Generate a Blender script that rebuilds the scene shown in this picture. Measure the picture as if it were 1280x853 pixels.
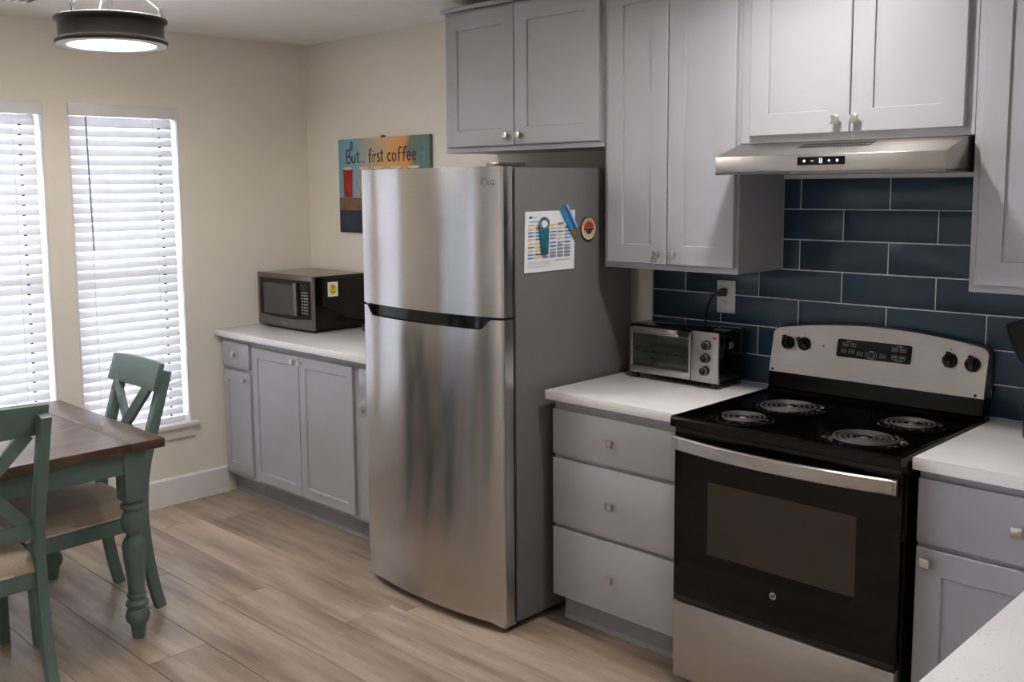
import bpy, bmesh, math, random
from mathutils import Vector, Matrix

for o in list(bpy.data.objects):
    bpy.data.objects.remove(o)
SC = bpy.context.scene
COL = SC.collection
R = math.radians
rnd = random.Random(7)

# ------------------------------------------------------------------ camera
W, H, FPX, PPX, PPY = 1280, 853, 1261.3386, 594.25, 372.76
CAM = Vector((4.87601, -3.42175, 1.67981)); YAW, PIT, ROL = 0.79765, 0.11258, -0.01094
fw = Vector((-math.sin(YAW)*math.cos(PIT), math.cos(YAW)*math.cos(PIT), -math.sin(PIT)))
rt = Vector((math.cos(YAW), math.sin(YAW), 0)); up = rt.cross(fw)
r2 = rt*math.cos(ROL) + up*math.sin(ROL); u2 = up*math.cos(ROL) - rt*math.sin(ROL)
cd = bpy.data.cameras.new('camera'); cam = bpy.data.objects.new('camera', cd); COL.objects.link(cam)
cam.matrix_world = Matrix(((r2.x, u2.x, -fw.x, CAM.x), (r2.y, u2.y, -fw.y, CAM.y), (r2.z, u2.z, -fw.z, CAM.z), (0, 0, 0, 1)))
cd.sensor_fit = 'HORIZONTAL'; cd.sensor_width = 36; cd.lens = FPX*36/W
cd.shift_x = (W/2-PPX)/W; cd.shift_y = (PPY-H/2)/W
cd.clip_start = 0.05
SC.camera = cam

# ------------------------------------------------------------------ world, exposure
SKY = 13.5
w = bpy.data.worlds.new('overcast_sky'); SC.world = w; w.use_nodes = True
bg = w.node_tree.nodes['Background']; bg.inputs[0].default_value = (0.78, 0.83, 1.0, 1); bg.inputs[1].default_value = SKY
SC.view_settings.view_transform = 'Standard'; SC.view_settings.look = 'None'
SC.view_settings.gamma = 1; SC.view_settings.use_curve_mapping = False
SC.view_settings.exposure = 1.18
WARM = (1.0, 0.97, 0.935)
CANS_AND_FILLS = [  # x, y, watts; first is the stove light, the rest added unseen fill
    (3.32, -0.84, 5.6), (4.75, -2.15, 1.6), (3.05, -3.1, 1.3), (5.6, -4.3, 1.5)]
PENDANT_W = 4.0
PENDANT_UP_W = 10.0

# ------------------------------------------------------------------ helpers
def lin(c):
    return tuple(((v/255)/12.92 if v/255 <= .04045 else ((v/255+.055)/1.055)**2.4) for v in c)

ORG = {}
def link(o, parent=None):
    COL.objects.link(o)
    if parent: o.parent = parent
    return o
def org(o):
    return ORG.get(o.name, Vector((0, 0, 0))) if o else Vector((0, 0, 0))
def tag(o, label, cat=None, group=None, kind=None):
    if label: o['label'] = label
    if cat: o['category'] = cat
    if group: o['group'] = group
    if kind: o['kind'] = kind
    return o
def thing(name, label, cat, loc, group=None):
    o = bpy.data.objects.new(name, None); o.empty_display_size = .1; link(o)
    o.location = loc; ORG[o.name] = Vector(loc)
    return tag(o, label, cat, group)
def finish(bm, name, mat, smooth=35):
    me = bpy.data.meshes.new(name); bm.to_mesh(me); bm.free()
    if isinstance(mat, (list, tuple)):
        for m in mat: me.materials.append(m)
    else: me.materials.append(mat)
    if smooth:
        for p in me.polygons: p.use_smooth = True
        me.set_sharp_from_angle(angle=R(smooth))
    return me
def obj(name, bm, mat, parent=None, smooth=35):
    """bm in world coordinates; the object is placed relative to its parent"""
    off = org(parent)
    if off.length: bmesh.ops.translate(bm, verts=bm.verts, vec=-off)
    bmesh.ops.recalc_face_normals(bm, faces=bm.faces)
    o = bpy.data.objects.new(name, finish(bm, name, mat, smooth))
    link(o, parent); ORG[o.name] = off
    return o
def inst(name, me, loc, parent=None, rot=None):
    o = bpy.data.objects.new(name, me); link(o, parent); o.location = Vector(loc)-org(parent)
    if rot: o.rotation_euler = rot
    return o
def copy_tree(o, parent=None):
    c = o.copy(); COL.objects.link(c); c.parent = parent
    for ch in list(o.children): copy_tree(ch, c)
    return c
def B(): return bmesh.new()
def box(bm, x0, x1, y0, y1, z0, z1, bev=0, seg=2, mi=0):
    t = bmesh.new() if bev else bm
    vs = [t.verts.new((x, y, z)) for x in (x0, x1) for y in (y0, y1) for z in (z0, z1)]
    fs = [t.faces.new([vs[i] for i in f]) for f in ((0, 1, 3, 2), (4, 6, 7, 5), (0, 4, 5, 1), (2, 3, 7, 6), (0, 2, 6, 4), (1, 5, 7, 3))]
    for f in fs: f.material_index = mi
    if bev:
        bmesh.ops.bevel(t, geom=t.edges[:]+t.verts[:], offset=bev, segments=seg, profile=.5, affect='EDGES')
        for f in t.faces: f.material_index = mi
        me = bpy.data.meshes.new('t'); t.to_mesh(me); t.free(); bm.from_mesh(me); bpy.data.meshes.remove(me)
    return bm
def prism(bm, poly, axis, a, b, bev=0):
    """poly: 2D outline; axis 'x' -> (y,z), 'y' -> (x,z), 'z' -> (x,y)"""
    t = bmesh.new() if bev else bm
    def P(p, v): return {'x': (v, p[0], p[1]), 'y': (p[0], v, p[1]), 'z': (p[0], p[1], v)}[axis]
    A = [t.verts.new(P(p, a)) for p in poly]; C = [t.verts.new(P(p, b)) for p in poly]
    t.faces.new(A); t.faces.new(C[::-1]); n = len(poly)
    for i in range(n): t.faces.new((A[i], C[i], C[(i+1) % n], A[(i+1) % n]))
    if bev:
        bmesh.ops.bevel(t, geom=t.edges[:]+t.verts[:], offset=bev, segments=2, profile=.5, affect='EDGES')
        me = bpy.data.meshes.new('t'); t.to_mesh(me); t.free(); bm.from_mesh(me); bpy.data.meshes.remove(me)
    return bm
def frame_of(d):
    d = Vector(d).normalized(); a = Vector((0, 0, 1)) if abs(d.z) < .9 else Vector((1, 0, 0))
    s = d.cross(a).normalized(); return s, s.cross(d).normalized()
def cyl(bm, p0, p1, r0, r1=None, n=20, caps=True):
    r1 = r0 if r1 is None else r1; p0 = Vector(p0); p1 = Vector(p1); s, t = frame_of(p1-p0)
    A = []; C = []
    for i in range(n):
        a = 2*math.pi*i/n; d = s*math.cos(a)+t*math.sin(a)
        A.append(bm.verts.new(p0+d*r0)); C.append(bm.verts.new(p1+d*r1))
    for i in range(n): bm.faces.new((A[i], A[(i+1) % n], C[(i+1) % n], C[i]))
    if caps: bm.faces.new(A[::-1]); bm.faces.new(C)
    return bm
def lathe(bm, prof, c, n=32, axis='z', closed=True):
    """prof: (r, h) along axis from c"""
    c = Vector(c); ax = {'x': Vector((1, 0, 0)), 'y': Vector((0, -1, 0)), 'z': Vector((0, 0, 1))}[axis]
    s, t = frame_of(ax); rings = []
    for r, h in prof:
        if r < 1e-6: rings.append([bm.verts.new(c+ax*h)]); continue
        rings.append([bm.verts.new(c+ax*h+(s*math.cos(2*math.pi*i/n)+t*math.sin(2*math.pi*i/n))*r) for i in range(n)])
    for a, b in zip(rings, rings[1:]):
        for i in range(n):
            j = (i+1) % n
            if len(a) == 1 and len(b) == 1: continue
            if len(a) == 1: bm.faces.new((a[0], b[i], b[j]))
            elif len(b) == 1: bm.faces.new((a[i], a[j], b[0]))
            else: bm.faces.new((a[i], a[j], b[j], b[i]))
    if closed:
        if len(rings[0]) > 1: bm.faces.new(rings[0][::-1])
        if len(rings[-1]) > 1: bm.faces.new(rings[-1])
    return bm
def tube(bm, pts, r, n=8, closed=False):
    pts = [Vector(p) for p in pts]; rings = []; m = len(pts); s = None
    for i, p in enumerate(pts):
        d = (pts[(i+1) % m]-pts[i-1]) if closed else (pts[min(i+1, m-1)]-pts[max(i-1, 0)])
        d.normalize()
        if s is None: s, t = frame_of(d)
        else:
            s = (s-d*s.dot(d)).normalized(); t = d.cross(s)
        rings.append([bm.verts.new(p+(s*math.cos(2*math.pi*k/n)+t*math.sin(2*math.pi*k/n))*r) for k in range(n)])
    for i in range(m if closed else m-1):
        a = rings[i]; b = rings[(i+1) % m]
        for k in range(n): bm.faces.new((a[k], a[(k+1) % n], b[(k+1) % n], b[k]))
    if not closed: bm.faces.new(rings[0][::-1]); bm.faces.new(rings[-1])
    return bm
def sweep_rect(bm, pts, wx, wy):
    """rectangular section swept along points in a yz plane (x fixed per point); wx, wy lists or numbers"""
    pts = [Vector(p) for p in pts]; m = len(pts); rings = []
    for i, p in enumerate(pts):
        d = (pts[min(i+1, m-1)]-pts[max(i-1, 0)]).normalized()
        s = Vector((1, 0, 0)); t = d.cross(s).normalized(); s = t.cross(d).normalized()
        a = (wx[i] if isinstance(wx, list) else wx)/2; b = (wy[i] if isinstance(wy, list) else wy)/2
        rings.append([bm.verts.new(p+s*x*a+t*y*b) for x, y in ((-1, -1), (1, -1), (1, 1), (-1, 1))])
    for a, b in zip(rings, rings[1:]):
        for k in range(4): bm.faces.new((a[k], a[(k+1) % 4], b[(k+1) % 4], b[k]))
    bm.faces.new(rings[0][::-1]); bm.faces.new(rings[-1])
    return bm
def smooth_pts(ctrl, n=6):
    out = []
    for i in range(len(ctrl)-1):
        p0 = Vector(ctrl[max(i-1, 0)]); p1 = Vector(ctrl[i]); p2 = Vector(ctrl[i+1]); p3 = Vector(ctrl[min(i+2, len(ctrl)-1)])
        for k in range(n):
            t = k/n
            out.append(.5*((2*p1)+(p2-p0)*t+(2*p0-5*p1+4*p2-p3)*t*t+(3*p1-p0-3*p2+p3)*t**3))
    out.append(Vector(ctrl[-1])); return out
def text_bm(s, size, depth=.0004, align='LEFT', shear=0.0, bold=0.0, spacing=1.0):
    cu = bpy.data.curves.new('lettering', 'FONT'); cu.body = s; cu.size = size; cu.extrude = depth; cu.align_x = align
    cu.shear = shear; cu.offset = bold; cu.space_character = spacing; cu.resolution_u = 4
    o = bpy.data.objects.new('lettering', cu); COL.objects.link(o)
    me = bpy.data.meshes.new_from_object(o.evaluated_get(bpy.context.evaluated_depsgraph_get()))
    bm = bmesh.new(); bm.from_mesh(me); bpy.data.objects.remove(o); bpy.data.meshes.remove(me); bpy.data.curves.remove(cu)
    return bm
FACE_Y = Matrix.Rotation(R(90), 4, 'X')                       # lettering that faces -y
FACE_X = Matrix.Rotation(R(90), 4, 'Z') @ Matrix.Rotation(R(90), 4, 'X')   # lettering that faces +x
def place(bm, rot, loc):
    bmesh.ops.transform(bm, matrix=Matrix.Translation(loc) @ rot, verts=bm.verts); return bm

# ------------------------------------------------------------------ materials (all procedural)
def nodes(name):
    m = bpy.data.materials.new(name); m.use_nodes = True; nt = m.node_tree
    return m, nt, nt.nodes['Principled BSDF']
def sock(nt, bs, key, val):
    if hasattr(val, 'is_output'): nt.links.new(val, bs.inputs[key])
    else: bs.inputs[key].default_value = val
def add(nt, t, **kw):
    n = nt.nodes.new(t)
    for k, v in kw.items(): setattr(n, k, v)
    return n
def noise(nt, scale, stretch=(1, 1, 1), detail=4, rough=.55, rand=False):
    tc = add(nt, 'ShaderNodeTexCoord'); mp = add(nt, 'ShaderNodeMapping'); nz = add(nt, 'ShaderNodeTexNoise')
    mp.inputs['Scale'].default_value = stretch
    src = tc.outputs['Object']
    if rand:
        oi = add(nt, 'ShaderNodeObjectInfo'); mul = add(nt, 'ShaderNodeVectorMath', operation='SCALE'); ad = add(nt, 'ShaderNodeVectorMath', operation='ADD')
        cx = add(nt, 'ShaderNodeCombineXYZ')
        for i in range(3): nt.links.new(oi.outputs['Random'], cx.inputs[i])
        nt.links.new(cx.outputs[0], mul.inputs[0]); mul.inputs['Scale'].default_value = 37.0
        nt.links.new(src, ad.inputs[0]); nt.links.new(mul.outputs[0], ad.inputs[1]); src = ad.outputs[0]
    nt.links.new(src, mp.inputs[0]); nt.links.new(mp.outputs[0], nz.inputs['Vector'])
    nz.inputs['Scale'].default_value = scale; nz.inputs['Detail'].default_value = detail; nz.inputs['Roughness'].default_value = rough
    return nz.outputs['Fac']
def ramp(nt, fac, stops):
    r = add(nt, 'ShaderNodeValToRGB'); nt.links.new(fac, r.inputs[0]); el = r.color_ramp.elements
    while len(el) < len(stops): el.new(.5)
    for e, (p, c) in zip(el, stops): e.position = p; e.color = (*c, 1)
    return r.outputs[0]
def bump(nt, bs, fac, strength, dist=.002):
    b = add(nt, 'ShaderNodeBump'); b.inputs['Strength'].default_value = strength; b.inputs['Distance'].default_value = dist
    nt.links.new(fac, b.inputs['Height']); nt.links.new(b.outputs[0], bs.inputs['Normal'])
def pm(name, rgb, rough=.5, metal=0, scale=8, amt=.06, bmp=0, bscale=120, spec=.5, stretch=(1, 1, 1), coat=0):
    m, nt, bs = nodes(name); c = lin(rgb)
    f = noise(nt, scale, stretch)
    sock(nt, bs, 'Base Color', ramp(nt, f, [(.3, tuple(v*(1-amt) for v in c)), (.7, tuple(min(1, v*(1+amt)) for v in c))]))
    bs.inputs['Roughness'].default_value = rough; bs.inputs['Metallic'].default_value = metal
    bs.inputs['Specular IOR Level'].default_value = spec; bs.inputs['Coat Weight'].default_value = coat
    if bmp: bump(nt, bs, noise(nt, bscale, stretch), bmp)
    return m
def steel(name, rgb, rough=.28, aniso=.75, tangent=(0, 0, 1), grain=(3, 3, 260)):
    m, nt, bs = nodes(name); c = lin(rgb)
    f = noise(nt, 4, grain, 2)
    sock(nt, bs, 'Base Color', ramp(nt, f, [(.3, tuple(v*.93 for v in c)), (.7, tuple(min(1, v*1.05) for v in c))]))
    rr = add(nt, 'ShaderNodeMapRange'); nt.links.new(f, rr.inputs[0]); rr.inputs['To Min'].default_value = rough*.9; rr.inputs['To Max'].default_value = rough*1.1
    nt.links.new(rr.outputs[0], bs.inputs['Roughness'])
    bs.inputs['Metallic'].default_value = 1; bs.inputs['Anisotropic'].default_value = aniso
    cx = add(nt, 'ShaderNodeCombineXYZ')
    for i in range(3): cx.inputs[i].default_value = tangent[i]
    nt.links.new(cx.outputs[0], bs.inputs['Tangent'])
    return m
def emit(name, rgb, strength):
    m, nt, bs = nodes(name); bs.inputs['Base Color'].default_value = (*lin(rgb), 1)
    bs.inputs['Emission Color'].default_value = (*lin(rgb), 1); bs.inputs['Emission Strength'].default_value = strength
    return m

M = {}
M['wall'] = pm('wall_paint', (236, 229, 217), .75, scale=3, amt=.02, bmp=.12, bscale=160)
M['ceil'] = pm('ceiling_paint', (244, 241, 238), .85, scale=3, amt=.02, bmp=.15, bscale=120)
M['trim'] = pm('white_trim_paint', (232, 230, 228), .4, scale=4, amt=.015)
M['cab'] = pm('grey_cabinet_paint', (168, 168, 173), .38, scale=5, amt=.02)
M['toe'] = pm('grey_toe_kick_paint', (150, 148, 150), .5, scale=5, amt=.03)
M['grout'] = pm('pale_grout', (214, 218, 222), .85, scale=40, amt=.06)
M['beige'] = pm('beige_paint_patch', (205, 196, 178), .7, scale=9, amt=.03)
M['blackgl'] = pm('gloss_black_enamel', (6, 6, 7), .07, scale=6, amt=.1, spec=.3)
M['blackpl'] = pm('black_plastic', (16, 16, 17), .35, scale=20, amt=.1)
M['blackmt'] = pm('matt_black', (14, 14, 14), .7, scale=20, amt=.1)
M['nickel'] = steel('brushed_nickel', (200, 196, 190), .3, .3)
M['steel'] = steel('brushed_steel', (194, 191, 188), .18, .92)
M['steelx'] = steel('brushed_steel_flat', (178, 173, 168), .33, .6, (.2, .5, 1), (3, 200, 260))
M['steeld'] = steel('dark_brushed_steel', (120, 116, 116), .32, .6, (.2, .5, 1))
M['chrome'] = pm('polished_chrome', (205, 205, 205), .15, 1, amt=.02)
M['fridge_side'] = pm('grey_coated_steel', (112, 112, 114), .42, .0, scale=60, amt=.03, bmp=.05, bscale=400)
M['green'] = pm('sage_green_paint', (96, 118, 113), .42, scale=14, amt=.07, bmp=.05, bscale=60)
M['fabric'] = None
M['paper'] = pm('white_paper', (236, 238, 242), .8, amt=.01)
M['white'] = pm('white_plastic', (228, 228, 226), .4, amt=.01)
M['bronze'] = pm('dark_bronze', (46, 43, 42), .42, .6, scale=20, amt=.06)
M['red'] = pm('red_print', (178, 40, 28), .6, amt=.1)
M['yellow'] = pm('yellow_print', (232, 200, 40), .6, amt=.05)
M['navy'] = pm('navy_ceramic', (24, 32, 52), .2, amt=.06)
M['coil'] = pm('grey_coil_metal', (84, 82, 86), .5, .5, scale=30, amt=.08)
M['copper'] = pm('copper_cap', (150, 124, 108), .4, .7, amt=.05)
M['greymark'] = pm('grey_marking', (150, 152, 156), .6, amt=.02)
M['lamp'] = emit('lamp_diffuser', (255, 250, 244), 4.0)
M['can'] = emit('downlight_lens', (255, 240, 220), 6.0)
M['display'] = emit('hood_icons', (225, 230, 235), .8)
M['tinlin'] = pm('pale_tin_liner', (205, 204, 202), .4, .25, amt=.03)
M['ground'] = pm('outdoor_concrete', (206, 203, 197), .9, scale=2, amt=.1)

def m_tile():
    m, nt, bs = nodes('navy_glazed_tile')
    oi = add(nt, 'ShaderNodeObjectInfo'); f = noise(nt, 3, rand=True)
    mx = add(nt, 'ShaderNodeMath', operation='MULTIPLY_ADD'); nt.links.new(oi.outputs['Random'], mx.inputs[0]); mx.inputs[1].default_value = .5
    ad = add(nt, 'ShaderNodeMath', operation='MULTIPLY'); nt.links.new(f, ad.inputs[0]); ad.inputs[1].default_value = .5
    nt.links.new(ad.outputs[0], mx.inputs[2])
    sock(nt, bs, 'Base Color', ramp(nt, mx.outputs[0], [(.2, lin((34, 54, 74))), (.8, lin((42, 64, 86)))]))
    bs.inputs['Roughness'].default_value = .28
    bump(nt, bs, noise(nt, 5, rand=True), .12, .004)
    return m
M['tile'] = m_tile()
def m_counter():
    m, nt, bs = nodes('white_quartz')
    v = noise(nt, 3, detail=6); sp = noise(nt, 230, detail=1, rough=.3)
    base = ramp(nt, v, [(.3, lin((226, 224, 226))), (.7, lin((240, 238, 238)))])
    spk = ramp(nt, sp, [(.25, (.5, .48, .47)), (.29, (1, 1, 1))])
    mix = add(nt, 'ShaderNodeMix', data_type='RGBA', blend_type='MULTIPLY'); mix.inputs['Factor'].default_value = .6
    nt.links.new(base, mix.inputs['A']); nt.links.new(spk, mix.inputs['B'])
    sock(nt, bs, 'Base Color', mix.outputs['Result']); bs.inputs['Roughness'].default_value = .18
    return m
M['counter'] = m_counter()
def m_floor():
    m, nt, bs = nodes('greige_vinyl_plank')
    oi = add(nt, 'ShaderNodeObjectInfo')
    f1 = noise(nt, 2.2, (.55, 5.0, 1), 6, .6, rand=True); f2 = noise(nt, 9, (.6, 14, 1), 5, .7, rand=True); f3 = noise(nt, 1.3, (1, 3.5, 1), 3, .5, rand=True)
    a = ramp(nt, f1, [(.3, lin((132, 115, 100))), (.5, lin((174, 156, 137))), (.72, lin((198, 182, 163)))])
    b = ramp(nt, f2, [(.25, (.66, .64, .62)), (.5, (1, 1, 1)), (.8, (1.0, 1.0, 1.0))])
    k = ramp(nt, f3, [(.3, (.74, .73, .73)), (.5, (1, 1, 1))])
    t = ramp(nt, oi.outputs['Random'], [(0, (.84, .83, .83)), (1, (1.0, 1.0, 1.0))])
    cur = a
    for c, fa in ((b, .55), (k, .8), (t, 1.0)):
        mix = add(nt, 'ShaderNodeMix', data_type='RGBA', blend_type='MULTIPLY'); mix.inputs['Factor'].default_value = fa
        nt.links.new(cur, mix.inputs['A']); nt.links.new(c, mix.inputs['B']); cur = mix.outputs['Result']
    sock(nt, bs, 'Base Color', cur); bs.inputs['Roughness'].default_value = .42
    bump(nt, bs, f2, .12, .001)
    return m
M['floor'] = m_floor()
def m_wood():
    m, nt, bs = nodes('dark_walnut_tabletop')
    f1 = noise(nt, 3, (12, 1.2, 4), 6, .6, rand=True); f2 = noise(nt, 12, (14, 1, 4), 4, .7, rand=True)
    a = ramp(nt, f1, [(.3, lin((64, 48, 37))), (.55, lin((92, 71, 55))), (.75, lin((114, 92, 74)))])
    b = ramp(nt, f2, [(.3, (.6, .58, .56)), (.55, (1, 1, 1))])
    mix = add(nt, 'ShaderNodeMix', data_type='RGBA', blend_type='MULTIPLY'); mix.inputs['Factor'].default_value = .6
    nt.links.new(a, mix.inputs['A']); nt.links.new(b, mix.inputs['B'])
    sock(nt, bs, 'Base Color', mix.outputs['Result']); bs.inputs['Roughness'].default_value = .33
    bump(nt, bs, f2, .15, .001)
    return m
M['wood'] = m_wood()
def m_fabric():
    m, nt, bs = nodes('oatmeal_linen')
    f = noise(nt, 420, (1, 1, 1), 2); g = noise(nt, 30, detail=3)
    sock(nt, bs, 'Base Color', ramp(nt, f, [(.3, lin((158, 142, 124))), (.7, lin((196, 182, 164)))]))
    bs.inputs['Roughness'].default_value = .95; bs.inputs['Sheen Weight'].default_value = .2
    bump(nt, bs, f, .4, .001)
    return m
M['fabric'] = m_fabric()
def m_blind():
    m = bpy.data.materials.new('white_blind_slat'); m.use_nodes = True; nt = m.node_tree; nt.nodes.clear()
    o = add(nt, 'ShaderNodeOutputMaterial'); d = add(nt, 'ShaderNodeBsdfDiffuse'); t = add(nt, 'ShaderNodeBsdfTranslucent'); mx = add(nt, 'ShaderNodeMixShader')
    c = ramp(nt, noise(nt, 30, (1, 1, 1)), [(.3, (.86, .86, .87)), (.7, (.90, .90, .91))])
    nt.links.new(c, d.inputs[0]); nt.links.new(c, t.inputs[0]); mx.inputs[0].default_value = .155
    nt.links.new(d.outputs[0], mx.inputs[1]); nt.links.new(t.outputs[0], mx.inputs[2]); nt.links.new(mx.outputs[0], o.inputs[0])
    return m
M['slat'] = m_blind()
def m_glass(name, tint, gloss=.0):
    m = bpy.data.materials.new(name); m.use_nodes = True; nt = m.node_tree; nt.nodes.clear()
    o = add(nt, 'ShaderNodeOutputMaterial'); t = add(nt, 'ShaderNodeBsdfTransparent'); g = add(nt, 'ShaderNodeBsdfGlossy'); mx = add(nt, 'ShaderNodeMixShader'); fr = add(nt, 'ShaderNodeFresnel')
    fr.inputs[0].default_value = 1.45; g.inputs['Roughness'].default_value = .02
    c = ramp(nt, noise(nt, 2), [(.3, tuple(v*.97 for v in tint)), (.7, tint)])
    nt.links.new(c, t.inputs[0]); nt.links.new(fr.outputs[0], mx.inputs[0]); nt.links.new(t.outputs[0], mx.inputs[1]); nt.links.new(g.outputs[0], mx.inputs[2]); nt.links.new(mx.outputs[0], o.inputs[0])
    return m
M['pane'] = m_glass('clear_window_glass', (.95, .97, .97))
M['ovenglass'] = m_glass('smoky_oven_glass', (.30, .23, .2))
M['toastglass'] = m_glass('clear_oven_glass', (.86, .9, .9))
m, nt, bs = nodes('tinted_oven_window')
sock(nt, bs, 'Base Color', ramp(nt, noise(nt, 5, detail=2), [(.35, lin((56, 42, 36))), (.5, lin((50, 44, 34))), (.65, lin((52, 39, 45)))])); bs.inputs['Roughness'].default_value = .12
M['ovenwin'] = m
M['mwglass'] = pm('grey_screened_glass', (66, 66, 70), .18, scale=300, amt=.12)

# ------------------------------------------------------------------ measures
CEIL = 2.474
CY = -.652            # counter front
FY = -.628            # face of base doors and drawers
UF, UD = -.315, -.335 # face frame and door face of the wall cabinets
XR, YF = 6.4, -5.6    # unseen right and front walls

# ================================================================== SETTING
fl = obj('floor', box(B(), -.15, XR, YF, .12, -.06, -.008), M['toe'], smooth=0); tag(fl, 'light greige plank floor with long wooden boards', 'floor', kind='structure')
PW, PL = .2325, 1.52
bm = B(); box(bm, 0, PL-.0022, 0, PW-.0022, -.0078, 0, .0012, 1); plank_me = finish(bm, 'plank', M['floor'])
starts = {0: .41, 1: .41, 2: 1.845, 3: 1.32, 4: .878, 5: 1.62, 6: .3}
row = 0; y = -.485+2*PW
cut_cache = {}
while y > YF:
    y1 = y; k = row-2
    x0 = starts.get(k, (k*.57) % PL) % PL
    x = x0-PL
    while x < XR:
        a = max(x, .002); b = min(x+PL, XR)
        if b-a > .03:
            if b-a > PL-.004: me = plank_me
            else:
                bm = B(); box(bm, 0, b-a-.0022, 0, PW-.0022, -.0078, 0, .0012, 1); me = finish(bm, 'plank', M['floor'])
            inst('plank', me, (a, y1-PW, 0), fl)
        x += PL
    row += 1; y -= PW

ce = obj('ceiling', box(B(), -.15, XR, YF, .12, CEIL, CEIL+.1), M['ceil'], smooth=0); tag(ce, 'plain white painted ceiling', 'ceiling', kind='structure')
wb = obj('wall_back', box(B(), -.15, XR, .0, .12, -.008, CEIL), M['wall'], smooth=0); tag(wb, 'cream painted back wall behind cabinets and fridge', 'wall', kind='structure')
WIN = [(-1.388, -.806), (-2.088, -1.506), (-5.2, -3.4)]; WZ0, WZ1 = .415, 2.09  # last opening is an added unseen window supplying fill daylight
bm = B(); ys = [0, -.806, -1.388, -1.506, -2.088, -3.4, -5.2, YF]
for i in range(7):
    a, b = ys[i+1], ys[i]
    if i in (1, 3, 5):
        box(bm, -.15, 0, a, b, -.008, WZ0); box(bm, -.15, 0, a, b, WZ1, CEIL)
    else: box(bm, -.15, 0, a, b, -.008, CEIL)
bmesh.ops.remove_doubles(bm, verts=bm.verts, dist=1e-5)
wl = obj('wall_left', bm, M['wall'], smooth=0); tag(wl, 'cream painted window wall beside the dining table', 'wall', kind='structure')
tag(obj('wall_right', box(B(), XR, XR+.12, YF, .12, -.008, CEIL), M['wall'], smooth=0), 'cream wall on the right, outside the view', 'wall', kind='structure')
tag(obj('wall_front', box(B(), -.15, XR, YF-.12, YF, -.008, CEIL), M['wall'], smooth=0), 'cream wall behind the viewer', 'wall', kind='structure')
bm = B(); prism(bm, [(.0, 0), (.016, 0), (.016, .138), (.010, .147), (.0, .147)], 'y', -.6, YF)
tag(obj('baseboard_left', bm, M['trim'], smooth=0), 'tall white baseboard under the windows', 'baseboard', kind='structure')
tag(obj('ground', box(B(), -14, -.16, -12, 8, -.4, -.3), M['ground'], smooth=0), 'pale paved ground outside the windows', 'ground', kind='structure')

# tiled backsplash: every tile its own piece on the back wall
gr = obj('grout_bed', box(B(), 2.427, 4.98, -.0072, -.0005, .914, 1.687), M['grout'], wb, 0)
TP, TZ, J0, ZA = .32566, .11077, 3.23673, 1.57612
def tile_rows():
    for r in range(-1, 6):
        zt = ZA-r*TZ; zb = zt-TZ
        x_lo, x_hi = (2.427, 4.98) if zt < 1.36 else (3.006, 3.775)
        ph = 0 if r % 2 == 0 else .5
        n = -4
        while True:
            a = J0+(n+ph)*TP; b = a+TP; n += 1
            if a > x_hi: break
            a2, b2 = max(a, x_lo), min(b, x_hi)
            if b2-a2 < .02: continue
            yield a2, b2, max(zb, .9145), zt
tile_cache = {}
for a, b, zb, zt in tile_rows():
    key = (round(b-a, 4), round(zt-zb, 4))
    if key not in tile_cache:
        bm = B(); box(bm, .0019, b-a-.0019, -.0088, -.002, .0019, zt-zb-.0019, .0011, 2); tile_cache[key] = finish(bm, 'tile', M['tile'])
    inst('tile', tile_cache[key], (a, 0, zb), wb)
obj('backsplash_edge_trim', box(B(), 2.4215, 2.4265, -.009, -.0005, .914, 1.354), M['beige'], wb, 0)
obj('paint_patch', box(B(), 2.392, 2.4212, -.0012, -.0002, 1.0, 1.235), M['trim'], wb, 0)
obj('backsplash_top_strip', box(B(), 3.008, 3.773, -.014, -.0005, 1.6875, 1.702), M['trim'], wb, 0)

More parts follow.
